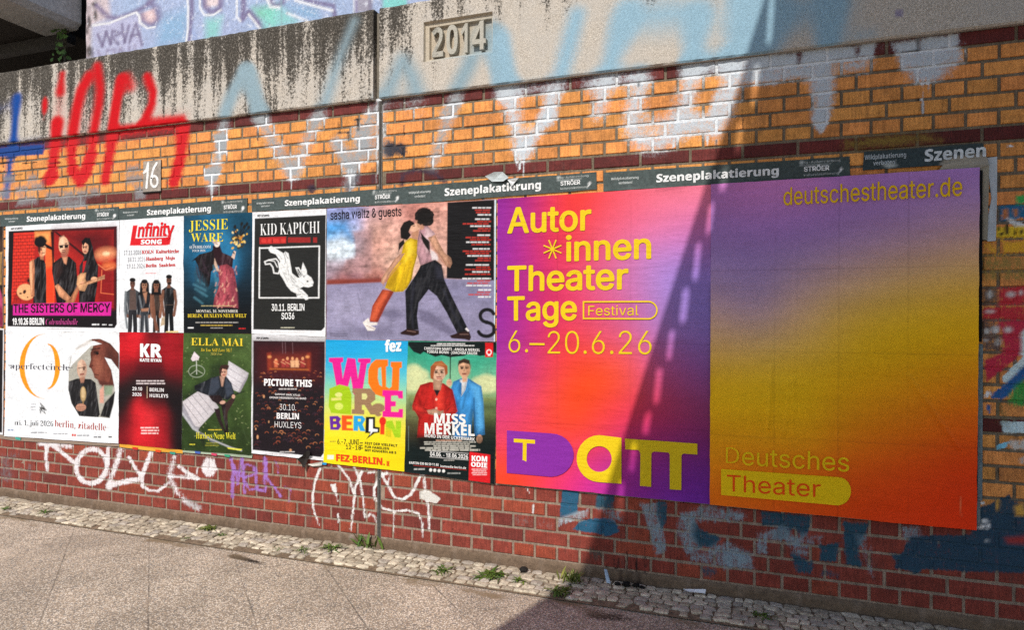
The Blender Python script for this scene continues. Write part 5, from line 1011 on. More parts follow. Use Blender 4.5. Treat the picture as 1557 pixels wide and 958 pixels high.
def crowd_stage():
    s = Sheet((384.5, 508), (496.8, 512), (494, 700.5), (384, 689), C8, base='f0f0f2', seed=10); a = s.a; p, e, l = a.p, a.e, a.l
    bg = (534, 128, 1028, 134, 1022, 905, 1000, 935, 528, 885); p('1f171c', *bg); p('3c141a', 534, 130, 1028, 136, 1026, 420, 534, 400, soft=70); p('4c181c', 600, 200, 950, 200, 950, 380, 600, 370, soft=60)
    p('8a3020', 628, 215, 655, 210, 660, 330, 632, 335, soft=8); p('8a3020', 905, 215, 930, 212, 928, 340, 905, 335, soft=8); p('b4642c', 645, 318, 915, 324, 918, 334, 645, 328, soft=5); p('a03c28', 640, 230, 920, 226, 920, 320, 645, 318, soft=30, a=.5)
    for x in (740, 805, 835, 875, 690, 770): e('e8a070', x, 252 + (x % 7) * 3, 9, 12, soft=4); p(['d06a48', 'f0b888', 'a83c38'][x % 3], x - 14, 266, x + 14, 266, x + 12, 312, x - 12, 312, soft=6); l('f0b080', 4, x - 14, 275, x + 18, 292, soft=3)
    for x in (645, 908): e('f0a060', x, 240, 12, 8, soft=8)
    for x in (735, 755, 805): l('8a6a70', 3, x, 140, x + 2, 215, soft=4, a=.6)
    r = random.Random(8)
    for k in range(210):
        y = 340 + 540 * r.random() ** 1.1; x = r.uniform(545, 1015); w_ = 5 + (y - 340) / 60
        if y > 885: continue
        t = np.linspace(math.pi * (1 + r.uniform(-.2, .2)), 2 * math.pi, 6); c = r.choice(['8a3c30', '6a2a2c', 'b8603c', '50242c', 'd88a58', '4a3040']); l(c, 3.2, *np.stack([x + w_ * np.cos(t), y + w_ * .7 * np.sin(t)], -1).ravel(), soft=3, a=.75)
    for q in ((606, 516, 6, 10), (562, 796, 7, 14), (790, 888, 9, 10), (640, 690, 4, 8), (550, 740, 4, 8)): e('e8a878', *q, soft=4, a=.85)
    s.T('FKP SCORPIO', 556, 102, 116, 640, 118, '222222'); l('aaaaaa', 4, 672, 116, 702, 117, soft=3)
    W_ = 'f6f4f4'; s.T('PICTURE THIS', 608, 392, 438, 940, 448, W_, 'B', .02); s.bars(706, 456, 834, 470, 1, 'e0d8d4', 4, .6); s.T('SUPPORT MARC ATLAS', 684, 492, 505, 858, 512, 'e8e2e0', 'B'); s.T('OPENER DREAMBOYS THE BAND', 646, 514, 528, 900, 536, 'e8e2e0', 'B')
    s.T('30.10.', 716, 566, 608, 830, 612, W_, 'I', -.005); s.T('BERLIN', 696, 628, 668, 850, 672, W_, 'B', .012); s.T('HUXLEYS', 682, 686, 728, 866, 736, W_, 'I', -.004)
    s.bars(708, 893, 828, 904, 1, 'd8d4d4', 5, .6); s.bars(590, 905, 820, 922, 1, 'c0bcc0', 6, .4)
    a.tex(.16, 90, 90, 21); a.tex(.10, 22, 22, 22)
    s.build('concert_poster', 'dark poster of a crowd before a small lit stage, right of the green poster', 'poster', GRP)
crowd_stage()

def dancers():
    s = Sheet((498.5, 317.5), (755.5, 303), (753.5, 519.5), (497.3, 516.5), D1, seed=11); a = s.a; p, e, l = a.p, a.e, a.l
    a.rbf([(60, 130, '9aa0d2'), (200, 120, '8f96c8'), (60, 250, '5aa0d8'), (200, 240, '8a9cc8'), (90, 360, 'dce8f2'), (180, 330, 'b8d4ea'), (60, 450, 'a08a98'), (200, 480, '9a7480'), (330, 110, 'c8a0a8'), (300, 220, 'd8a898'), (350, 320, 'd09888'), (300, 430, 'cc9c90'), (420, 110, 'd89a90'), (420, 220, 'e0ac9c'), (430, 420, 'e0b4a0'), (560, 110, 'c88478'), (700, 120, 'e0a090'), (720, 260, 'd8a494'), (720, 460, 'd4a898'), (560, 500, 'd8b0a0'), (150, 530, '8a4c44'), (330, 530, 'a05a50')], 55)
    p('a88080', 190, 250, 310, 230, 300, 500, 130, 500, 150, 420, 205, 390, soft=14, a=.75); p('e2eef6', 36, 310, 130, 300, 200, 330, 195, 405, 36, 415, soft=16, a=.8); p('3f96da', 36, 200, 150, 190, 190, 300, 120, 250, 36, 260, soft=24, a=.7)
    a.tex(.5, 34, 34, 3, (34, 110, 765, 80, 760, 530, 34, 560)); a.tex(.4, 12, 50, 7, (34, 110, 765, 80, 760, 530, 34, 560))
    p('8c3e34', 34, 540, 370, 532, 370, 556, 34, 570, soft=8); 
    p('958fae', 34, 572, 380, 556, 560, 540, 760, 534, 1052, 545, 1050, 915, 30, 905, soft=5); t_ = (34, 572, 760, 534, 1052, 545, 1050, 915, 30, 905)
    p('8480a0', 700, 560, 1050, 550, 1050, 700, 800, 660, soft=60); p('a39dba', 60, 640, 400, 620, 400, 780, 60, 800, soft=60); p('7d7a92', 60, 850, 700, 860, 700, 915, 40, 905, soft=40, a=.6); a.tex(.22, 16, 26, 4, t_)
    p('6a6480', 585, 720, 650, 730, 830, 860, 780, 880, 600, 790, soft=12, a=.8); p('6a6480', 330, 740, 440, 715, 500, 760, 420, 790, soft=16, a=.75); p('7a7490', 200, 840, 420, 820, 430, 880, 250, 880, soft=14, a=.6); l('6e6a84', 3, 220, 620, 285, 900, soft=3, a=.6)
    p('141214', 764, 72, 1048, 56, 1046, 545, 760, 532)
    # woman
    SK = 'e0a888'; a.b('b8482c', 370, 600, 440, 610, 390, 700, 340, 800, 292, 795, 310, 700); p('d8603c', 385, 605, 410, 612, 350, 720, 320, 790, 300, 780, 330, 690, soft=14); p('8a3020', 420, 612, 440, 612, 390, 700, 345, 795, 330, 790, 380, 690, soft=8)
    p('efe8e2', 250, 800, 285, 772, 296, 800, 340, 800, 338, 815, 300, 820, 330, 835, 320, 850, 280, 850, 262, 820); l('b89c90', 4, 275, 820, 320, 840, soft=3)
    a.b('ecc016', 486, 380, 500, 320, 540, 286, 585, 300, 582, 390, 560, 470, 548, 540, 520, 590, 495, 612, 445, 616, 385, 590, 410, 520, 450, 440, 480, 420); p('f6d43a', 510, 310, 550, 300, 560, 380, 500, 440, 520, 380, soft=14); p('b8900c', 395, 570, 450, 470, 470, 500, 430, 590, 410, 595, soft=10)
    for q in ((470, 470, 430, 600), (510, 450, 470, 605), (540, 430, 505, 590), (555, 380, 540, 480)): l('b88e0c', 6, *q, soft=8, a=.7)
    a.b(SK, 505, 380, 480, 420, 440, 470, 405, 520, 375, 570, 362, 560, 366, 530, 400, 480, 440, 420, 478, 385); p('b87858', 440, 480, 480, 440, 400, 540, 376, 575, soft=10); p('c08a6c', 545, 260, 590, 230, 590, 300, 550, 290); e('e6b294', 562, 225, 34, 24, -20); e('e6b294', 585, 228, 14, 9)
    p('17110f', 478, 230, 500, 192, 535, 178, 560, 192, 566, 204, 545, 215, 530, 250, 545, 270, 520, 300, 482, 290); p('1a1310', 470, 320, 500, 295, 505, 320, 480, 350, 466, 375); l('2a1810', 4, 556, 216, 566, 214, soft=3)
    # man
    SH = 'c898a0'; a.b(SH, 598, 232, 640, 210, 690, 262, 660, 300, 660, 380, 705, 420, 600, 455, 580, 380, 585, 290); p('e2c0c2', 640, 230, 680, 262, 650, 300, 640, 370, 620, 300, soft=14); p('5a4048', 600, 280, 650, 300, 640, 330, 650, 365, 620, 320, soft=5); p('e8d8d8', 660, 360, 710, 380, 705, 425, 670, 420, soft=6); p('18140f', 600, 250, 625, 280, 655, 310, 655, 368, 640, 350, 615, 310)
    a.b(SK, 645, 285, 690, 270, 720, 330, 750, 380, 785, 410, 792, 440, 780, 468, 755, 455, 735, 420, 690, 360); p('b87c60', 660, 320, 700, 370, 740, 430, 760, 460, 742, 445, 690, 375, soft=8); l('a86a50', 3, 765, 420, 780, 455, soft=2)
    p('c89478', 570, 180, 600, 200, 605, 230, 585, 225); e('15100e', 628, 158, 52, 50); e('15100e', 600, 150, 34, 30); e('15100e', 645, 185, 36, 30); p('c08a70', 600, 200, 625, 210, 620, 235, 600, 240)
    for k in range(30): r = random.Random(k); t = r.uniform(0, 6.28); e('241a16' if k % 2 else '15100e', 625 + 50 * math.cos(t), 158 + 48 * math.sin(t), 9, 8, soft=4)
    a.b('14141a', 600, 455, 690, 420, 730, 450, 745, 540, 790, 640, 830, 720, 885, 830, 890, 860, 825, 868, 760, 740, 700, 640, 650, 600, 590, 680, 580, 760, 590, 845, 515, 845, 512, 700, 508, 610, 560, 530, 590, 480, hi=0.018, amt=.3); p('2c2c38', 690, 450, 735, 480, 740, 540, 700, 530, soft=16); l('2e2e3a', 6, 560, 560, 545, 700, 555, 830, soft=10); l('2e2e3a', 6, 740, 600, 800, 740, 850, 840, soft=10)
    p('2a1614', 478, 862, 520, 838, 592, 848, 592, 872, 560, 882, 484, 872); p('2a1614', 778, 880, 830, 862, 895, 850, 908, 890, 900, 910, 870, 902, 790, 896); l('8a6a60', 4, 520, 850, 570, 858, soft=3); l('8a6a60', 4, 840, 872, 890, 872, soft=3); p('f4ecec', 880, 830, 896, 850, 890, 856, 872, 840, soft=3)
    r = random.Random(5); y = 104
    for n in (4, 6, 5, 6, 5, 4, 4):
        for k in range(n): s.bars(r.uniform(850, 950), y - 5, 1030, y + 6, 1, 'f0eeee' if k % 3 == 0 else 'c83a30', k + n, .8); y += 14.2
        y += 12
    s.bars(50, 862, 165, 886, 2, '4a465a', 3, .35)
    p('d8eef4', 1050, 58, 1062, 57, 1053, 915, 1046, 915, soft=2)
    s.T('sasha waltz & guests', 56, 122, 176, 486, 153, '1c1a22', 'I', .004)
    o = Paint(s.g); p('16141a', 958, 880, 940, 850, 960, 845, 985, 870, 1020, 868, 1046, 845, 1046, 884, 1000, 892, a=0)
    th = np.radians(np.r_[np.linspace(-20, -270, 16)]); A = np.stack([1005 + 42 * np.cos(th), 760 + 38 * np.sin(th)], -1); th2 = np.radians(np.linspace(-90, 160, 16)); B = np.stack([1000 + 50 * np.cos(th2), 842 + 42 * np.sin(th2)], -1)
    Sx = np.r_[A, B]; Sx = Sx.clip([0, 0], [1046, 2000]); l('141216', 22, *Sx.ravel(), soft=3)
    a.tex(.16, 90, 90, 21); a.tex(.10, 22, 22, 22)
    s.build('dance_poster', 'wide poster of a dancing couple, yellow dress and black trousers, on grey ground', 'poster', GRP)
dancers()

def rainbow_letters():
    s = Sheet((497.3, 516.5), (621.5, 518.5), (616, 717), (493, 703.5), D2, seed=12); a = s.a; p, e, l = a.p, a.e, a.l
    a.rbf([(50, 90, '1aa8e4'), (260, 90, '16a4e6'), (500, 90, '1aa4e0'), (50, 200, '2ab0e0'), (300, 180, '30b8e2'), (510, 220, '38bce0'), (50, 350, '7cd0b4'), (300, 350, '8cd8b0'), (510, 380, '7cd4c0'), (50, 480, 'd8e070'), (300, 480, 'e4e468'), (510, 480, 'c8dc70'), (50, 600, 'f8e41c'), (300, 600, 'f8e41a'), (510, 600, 'f6e030'), (30, 780, 'f8e014'), (300, 800, 'f8e010'), (500, 830, 'f4da10')], 70)
    P_ = 'ea1e92'
    p(P_, 46, 176, 132, 174, 132, 200, 118, 206, 130, 300, 158, 176, 206, 182, 222, 300, 236, 206, 222, 202, 222, 180, 300, 180, 298, 206, 276, 212, 248, 392, 196, 398, 178, 290, 150, 398, 100, 394, 66, 206, 46, 200)
    p('f47a14', 300, 212, 330, 186, 404, 186, 404, 226, 392, 230, 392, 350, 412, 362, 426, 350, 430, 236, 420, 230, 420, 200, 488, 200, 488, 236, 474, 240, 470, 370, 440, 405, 380, 415, 320, 395, 284, 330, 284, 250); p('8fd0c8', 345, 240, 362, 232, 368, 350, 352, 340, 342, 300)
    e('a8cc1a', 112, 430, 66, 80, soft=3); p('a8cc1a', 50, 362, 110, 338, 170, 352, 184, 400, 180, 520, 60, 510, 44, 470); e('e6e888', 105, 400, 22, 14, soft=3); e('d8e468', 106, 470, 26, 22, soft=3); p('e8e07c', 60, 420, 120, 416, 122, 432, 60, 436, soft=3); p('a8cc1a', 48, 366, 90, 360, 92, 390, 52, 392)
    B_ = 'a07c5c'; p(B_, 190, 362, 296, 362, 326, 390, 328, 430, 300, 452, 316, 480, 350, 485, 350, 520, 298, 520, 262, 462, 246, 462, 246, 490, 260, 494, 260, 520, 184, 516, 184, 490, 200, 486, 200, 390, 186, 386); p('e0dc90', 246, 392, 272, 392, 280, 412, 270, 430, 246, 428); e(B_, 345, 480, 40, 28); e(B_, 345, 520, 18, 12, soft=4)
    p('f01c96', 372, 372, 494, 376, 496, 424, 468, 422, 462, 406, 424, 404, 424, 438, 452, 440, 452, 470, 424, 472, 424, 502, 466, 504, 470, 486, 496, 486, 494, 540, 370, 534, 370, 500, 384, 496, 384, 410, 370, 404)
    p('6a2a9c', 50, 530, 100, 528, 120, 545, 108, 566, 120, 590, 104, 614, 54, 612); p('f4e030', 72, 548, 88, 548, 88, 560, 72, 560, soft=2); p('f4e030', 72, 580, 92, 580, 92, 596, 72, 596, soft=2)
    p('f4581c', 124, 524, 190, 526, 190, 548, 154, 548, 154, 562, 184, 564, 184, 584, 154, 584, 154, 602, 192, 604, 192, 618, 124, 616); p('2aa8e2', 196, 526, 250, 528, 268, 548, 250, 580, 268, 622, 236, 620, 224, 590, 222, 620, 194, 618); p('f0e440', 222, 546, 240, 548, 238, 562, 222, 562, soft=2)
    p('121212', 270, 534, 326, 534, 326, 594, 354, 598, 352, 630, 322, 634, 272, 670, 296, 634, 266, 632); p('ffffff', 290, 548, 312, 548, 312, 606, 342, 610, 340, 624, 312, 624, 294, 646, 300, 624, 288, 622)
    p('f0401c', 358, 578, 384, 578, 382, 642, 356, 640); e('e82c1c', 372, 560, 21, 26); p('a8d020', 392, 560, 430, 556, 450, 610, 452, 558, 484, 560, 480, 660, 446, 660, 424, 610, 422, 656, 390, 652); p('f0c41a', 396, 600, 424, 620, 422, 656, 390, 652, soft=14, a=.8)
    p('e8f0e0', 36, 766, 76, 766, 74, 792, 36, 792, soft=3)
    K = '2c2a20'; s.T('fez', 386, 68, 138, 486, 134, 'ffffff', 'B', .02)
    s.T('6.-7. JUNI', 98, 667, 697, 228, 702, K, 'I', .004); s.T('12-18', 150, 702, 728, 240, 735, K, 'I', .004); s.T('FEST DER VIELFALT', 264, 685, 700, 460, 716, K, 'B'); s.T('FUR FAMILIEN', 264, 707, 722, 410, 734, K, 'B'); s.T('MIT KINDERN AB 5', 264, 728, 742, 454, 758, K, 'B')
    s.bars(48, 676, 92, 690, 1, '5a5430', 2, .4); s.bars(232, 684, 254, 732, 3, K, 3, .5)
    s.T('FEZ-BERLIN.', 90, 760, 800, 385, 826, 'ec4418', 'B', .02); s.T('DE', 396, 802, 830, 412, 832, 'ec4418', 'B', .02)
    s.build('festival_poster', 'yellow and blue poster with big multicoloured letters', 'poster', GRP)
rainbow_letters()

def umbrella_couple():
    s = Sheet((621.5, 518.5), (756.5, 520.5), (753, 736), (616, 717), D2, seed=13); a = s.a; p, e, l = a.p, a.e, a.l
    a.rbf([(540, 160, '2a9c7c'), (700, 190, '3aa888'), (900, 200, '38a888'), (1050, 160, '34a080'), (540, 300, '7cc49c'), (800, 300, '8cc89c'), (1050, 300, '6cbc98'), (540, 400, 'b8c890'), (1040, 400, 'a8c48c'), (540, 440, '8a9c60'), (1040, 440, '6c8450'), (540, 500, '5c5c38'), (1040, 500, '54582c'), (540, 600, '4a4028'), (1040, 620, '1c241e'), (540, 700, '14201e'), (800, 720, '101a1a'), (1040, 720, '0e1818'), (540, 850, '0e1e1e'), (1040, 900, '0e1c1e')], 60)
    for q in ((560, 250, 46, 34), (600, 280, 50, 36), (540, 300, 60, 40), (640, 330, 60, 30), (960, 320, 46, 30), (1000, 300, 40, 24), (1040, 330, 50, 40), (560, 350, 80, 30), (1000, 360, 70, 30)): e('d8dca4', *q, soft=14, a=.9)
    p('7c8a50', 524, 400, 1062, 420, 1062, 446, 524, 440, soft=10, a=.8); p('3c4826', 524, 440, 1062, 450, 1062, 500, 524, 490, soft=24, a=.7)
    p('101a1a', 526, 78, 1062, 80, 1062, 150, 1040, 140, 1000, 160, 960, 165, 900, 150, 860, 165, 780, 172, 730, 160, 690, 170, 620, 140, 600, 155, 560, 140, 526, 100); l('101414', 6, 782, 165, 780, 310, soft=2)
    # man in blue
    a.b('3a8ccc', 800, 320, 850, 300, 890, 300, 970, 350, 980, 430, 990, 640, 940, 650, 930, 640, 920, 500, 905, 660, 800, 660, 800, 520, 780, 380); p('57a8e0', 900, 330, 960, 350, 975, 450, 980, 600, 950, 620, 935, 440, soft=14); l('1c4c78', 5, 925, 420, 930, 640, soft=5); p('2464a0', 800, 400, 830, 440, 850, 640, 810, 640, soft=14)
    a.b('eef0f2', 840, 310, 888, 300, 872, 370, 848, 410, 838, 380); p('2a70ac', 838, 320, 850, 330, 850, 410, 830, 380, soft=3); a.face(866, 240, 36, 56, 'd8a684'); p('c08a68', 880, 220, 900, 230, 896, 270, 880, 290, soft=8); p('d8a684', 850, 280, 885, 280, 880, 320, 856, 325); p('3a2a20', 826, 230, 832, 194, 866, 180, 898, 190, 906, 240, 896, 215, 860, 205, 836, 215); l('2a1a14', 5, 846, 236, 860, 236, soft=3); l('2a1a14', 5, 876, 236, 890, 236, soft=3); l('a05a48', 5, 858, 276, 876, 276, soft=3); l('b88868', 4, 868, 240, 866, 262, soft=3)
    e('d8a684', 958, 668, 18, 26); p('402a22', 940, 650, 975, 650, 978, 690, 950, 696, soft=4, a=.6); e('dcae90', 774, 328, 17, 24); l('a87458', 3, 764, 325, 786, 322, soft=2)
    # woman in red
    a.b('c0211c', 600, 340, 660, 322, 740, 330, 795, 370, 810, 430, 824, 500, 800, 530, 770, 650, 580, 660, 590, 540, 550, 470, 570, 400); p('e03a2c', 680, 340, 730, 345, 740, 480, 700, 500, 690, 400, soft=16); p('8c1410', 585, 400, 610, 440, 620, 520, 590, 500, soft=10); a.b('d83028', 560, 450, 600, 470, 690, 500, 690, 520, 600, 515, 552, 490, soft=6); a.b('d83028', 800, 450, 824, 500, 760, 525, 740, 510, soft=6); p('18141a', 680, 365, 720, 372, 700, 412, soft=3); a.b('d8a888', 676, 296, 738, 298, 722, 372, 680, 368)
    a.face(712, 262, 42, 52, 'e2b698'); p('a0522c', 660, 280, 662, 230, 690, 200, 730, 194, 764, 225, 766, 270, 752, 285, 744, 235, 700, 222, 684, 260, 678, 310, 662, 300); p('c07844', 680, 215, 720, 200, 750, 220, 700, 225, soft=8); l('4a2a20', 5, 690, 268, 706, 266, soft=3); l('4a2a20', 5, 724, 268, 738, 268, soft=3); l('b05048', 6, 702, 302, 728, 302, soft=3); l('b88468', 4, 714, 270, 716, 286, soft=3)
    for y in (428, 482): e('e8b4a0', 697, y, 7, 8, soft=2)
    a.b('e0b090', 640, 495, 690, 485, 720, 500, 740, 495, 740, 520, 690, 525, 650, 515)
    p('0e1a1a', 524, 700, 1062, 700, 1062, 935, 524, 870, soft=40); p('14100e', 580, 650, 780, 655, 760, 720, 590, 715, soft=24)
    W_ = 'f4f2ee'; s.bars(698, 84, 888, 98, 1, W_, 1, .5); s.bars(632, 96, 958, 108, 1, W_, 2, .5)
    s.T('CHRISTOPH MARTI - ANGELA MERKEL', 624, 110, 126, 962, 137, W_, 'B'); s.T('TOBIAS BONN - JOACHIM SAUER', 640, 130, 146, 946, 157, W_, 'B')
    p('e01c24', 994, 84, 1042, 84, 1040, 172, 992, 172, soft=2); t = np.linspace(0, 6.3, 16); l('ffffff', 5, *np.stack([1016 + 14 * np.cos(t), 142 + 15 * np.sin(t)], -1).ravel(), soft=2); l('ffffff', 5, 1012, 162, 1022, 162, soft=2)
    s.T('MISS', 684, 510, 570, 876, 580, W_, 'B', .012); s.T('MERKEL', 626, 570, 634, 930, 650, W_, 'B', .010); s.T('MORD IN DER UCKERMARK', 626, 636, 656, 930, 680, W_, 'B'); s.bars(690, 668, 860, 686, 1, 'd8a890', 3, .4)
    for k in range(5): s.bars(590 + 30 * (k % 3), 680 + k * 11, 965 - 40 * (k % 2), 694 + k * 13, 1, 'c8c4b8', k, .5)
    s.T('04.06. - 18.06.2026', 660, 744, 770, 890, 790, W_, 'B'); l('e8e4e0', 3, 658, 740, 890, 756, soft=2); l('e8e4e0', 3, 658, 776, 890, 796, soft=2); s.bars(736, 790, 812, 804, 1, 'd0ccc4', 6, .4)
    s.T('KARTEN 030 88 59 11 88', 534, 803, 818, 712, 832, W_, 'B'); s.T('komoedie-berlin.de', 724, 824, 838, 878, 850, W_, 'B'); s.bars(560, 842, 634, 860, 1, 'c8c8c4', 8, .5); s.bars(760, 866, 846, 886, 1, 'a8aca8', 9, .4); l('c83028', 2.5, 560, 828, 880, 856, soft=2)
    for x in (663, 688, 714, 741): e(W_, x, 856 + (x - 663) * .08, 9, 10, soft=2)
    p('e01c24', 898, 746, 1024, 764, 1022, 936, 892, 918, soft=2); s.T('KOM', 912, 768, 800, 1006, 806, 'ffffff', 'B', .02); s.T('ODIE', 908, 806, 834, 1006, 842, 'ffffff', 'B', .02); s.bars(910, 846, 1006, 890, 4, 'f8d0d0', 4, .6)
    l('90a8a0', 2.5, 529, 590, 528, 740, soft=2, a=.6)
    a.tex(.16, 90, 90, 21); a.tex(.10, 22, 22, 22)
    s.build('theatre_poster', 'green poster of a woman in red jacket and man in blue suit beneath an umbrella', 'poster', GRP)
umbrella_couple()

def festival_big():
    s = Sheet((758, 303), (1081.5, 281.5), (1079.3, 766), (755.5, 734), D3, seed=14, res=.0065, y=-.016, amp=.0021); a = s.a; p, e, l = a.p, a.e, a.l
    a.crop(0, 0, 1)
    a.rbf([(765, 310, '8c2fa0'), (765, 400, '9030a4'), (765, 480, '8a2ea2'), (765, 540, '9a34a0'), (765, 600, 'c8408c'), (765, 650, 'e04470'), (765, 725, 'f85030'), (810, 300, 'b02a80'), (810, 400, 'b83084'), (810, 480, 'c03078'), (810, 560, 'd03c74'), (810, 640, 'ee4850'), (810, 725, 'fa4c28'), (855, 300, 'fa4420'), (855, 380, 'ee3c3c'), (855, 450, 'e83458'), (855, 530, 'f24234'), (855, 600, 'fc5420'), (855, 680, 'fa4c34'), (855, 730, 'ee3a80'), (905, 300, 'ee3a34'), (905, 380, 'ea4a5c'), (905, 440, 'e05684'), (905, 500, 'e44c60'), (905, 570, 'fc521c'), (905, 650, 'fa4c24'), (905, 740, 'd83aa4'), (950, 295, 'fc6470'), (950, 350, 'f47094'), (950, 410, 'c884bc'), (950, 480, 'd868a0'), (950, 560, 'f85a2c'), (950, 640, 'ea3c58'), (950, 700, 'c03a90'), (950, 750, '9c38a8'), (1010, 290, 'ff7c88'), (1010, 340, 'ee7ca8'), (1010, 400, 'a68ee0'), (1010, 480, 'a88cd4'), (1010, 560, 'd0609c'), (1010, 620, 'e0404c'), (1010, 680, '9c3890'), (1010, 750, '8c38b4'), (1065, 290, 'ff8898'), (1065, 350, 'c878c0'), (1065, 420, '9c86d8'), (1065, 500, '9a80d0'), (1065, 570, '8c60b0'), (1065, 620, '9c3c58'), (1065, 680, '7c3080'), (1065, 755, '7c34a8')], 34)
    gm = a.rgb.mean(1, keepdims=True); a.rgb = np.clip(gm + (a.rgb - gm) * 1.04, .004, .95); a.crop(*D4); Yl = 'f6d21c'; PU = '8f2fa6'
    def arc(cx, cy, rx, ry, t0, t1, n=14): t = np.radians(np.linspace(t0, t1, n)); return list(np.stack([cx + rx * np.cos(t), cy + ry * np.sin(t)], -1).ravel())
    a.crop(*D4); flat = s.flat = []
    def shape(col, *q, lift=.0011, hole=None): flat.append((lin(col), a.W(q), lift, None if hole is None else a.W(hole)))
    shape(PU, 77, 458, 310, 474, *arc(305, 586, 118, 112, -88, 88), 300, 698, 77, 678)
    shape(Yl, 113, 500, 223, 507, 223, 527, 180, 524, 178, 641, 158, 639, 160, 522, 113, 519, lift=.0018)
    ring = [670, 496, 670, 734, *arc(556, 604, 118, 122, 92, 270)]; shape(Yl, *ring, hole=arc(555, 606, 65, 67, 0, 347, 27))
    shape(Yl, 688, 500, 1063, 526, 1063, 583, 992, 578, *arc(994, 592, 13, 14, -100, -178, 4), 980, 767, 920, 763, 920, 588, *arc(908, 586, 12, 14, -5, -88, 4), 838, 567, *arc(838, 582, 13, 14, -92, -178, 4), 824, 750, 766, 745, 768, 580, *arc(750, 576, 16, 18, 0, -70, 4), 690, 556)
    a.crop(0, 0, 1)
    for q in ((849, 296, 848, 742), (761, 412, 1080, 404), (760, 520, 1080, 524), (960, 290, 958, 752), (758, 640, 1080, 654)): a.l(lin('2a0e20'), .9, *q, soft=.9, a=.22)
    a.tex(.07, 3, 16, 31); a.tex(.06, 60, 60, 32); a.crop(*D3)
    T = s.T
    T('Autor', 78, 128, 256, 514, 238, Yl, 'I', .019); T('innen', 382, 270, 400, 824, 386, Yl, 'I', .019); T('Theater', 78, 430, 555, 706, 545, Yl, 'I', .019); T('Tage', 78, 588, 708, 440, 705, Yl, 'I', .019)
    for k in range(4):
        t = math.pi * (k / 4 + .125); dx, dy = 50 * math.cos(t), 52 * math.sin(t); q = np.array([[-dx, -dy], [dx, dy]]) + (313, 340); n_ = np.array([-math.sin(t), math.cos(t)]) * 3.6
        shape(Yl, *(q[0] - n_), *(q[1] - n_), *(q[1] + n_), *(q[0] + n_))
    o_ = [470, 609, 812, 607, *arc(808, 656, 50, 49, -88, 88), 470, 703]; i_ = [478, 617, 812, 615, *arc(808, 656, 42, 41, -88, 88), 478, 695]
    shape(Yl, *o_, hole=i_); T('Festival', 498, 632, 684, 758, 682, Yl, 'I', .0)
    T('6.', 85, 762, 876, 186, 876, Yl, 'I', -.007); T('20.6.26', 288, 764, 882, 826, 886, Yl, 'I', -.007); shape(Yl, 194, 826, 272, 827, 272, 838, 194, 837)
    return s
def add_flat(o, s):
    for col, q, lift, hole in s.flat:
        c = bpy.data.curves.new('print', 'CURVE'); c.dimensions = '2D'; c.fill_mode = 'FRONT'
        for r in ([q] if hole is None else [q, hole]):
            sp = c.splines.new('POLY'); sp.points.add(len(r) - 1); sp.use_cyclic_u = True
            for pt, v in zip(sp.points, r): pt.co = (v[0], v[1], 0, 1)
        t = bpy.data.objects.new('print', c); SC.collection.objects.link(t); m = t.evaluated_get(bpy.context.evaluated_depsgraph_get()).to_mesh()
        v = np.empty(len(m.vertices) * 3); m.vertices.foreach_get('co', v); v = v.reshape(-1, 3)[:, :2]; by = {}
        for f in m.polygons: by.setdefault(len(f.vertices), []).append(list(f.vertices))
        L = MB(); L.add(np.c_[v[:, 0], s.surf(v) - lift - s.lift - .0005, v[:, 1]], [np.array(x) for x in by.values()], col)
        bpy.data.objects.remove(t); bpy.data.curves.remove(c); L.build('emblem', M['print'], parent=o)
s = festival_big(); add_flat(s.build('festival_poster', 'large red and purple poster with yellow headline lettering and date', 'poster', GRP), s)

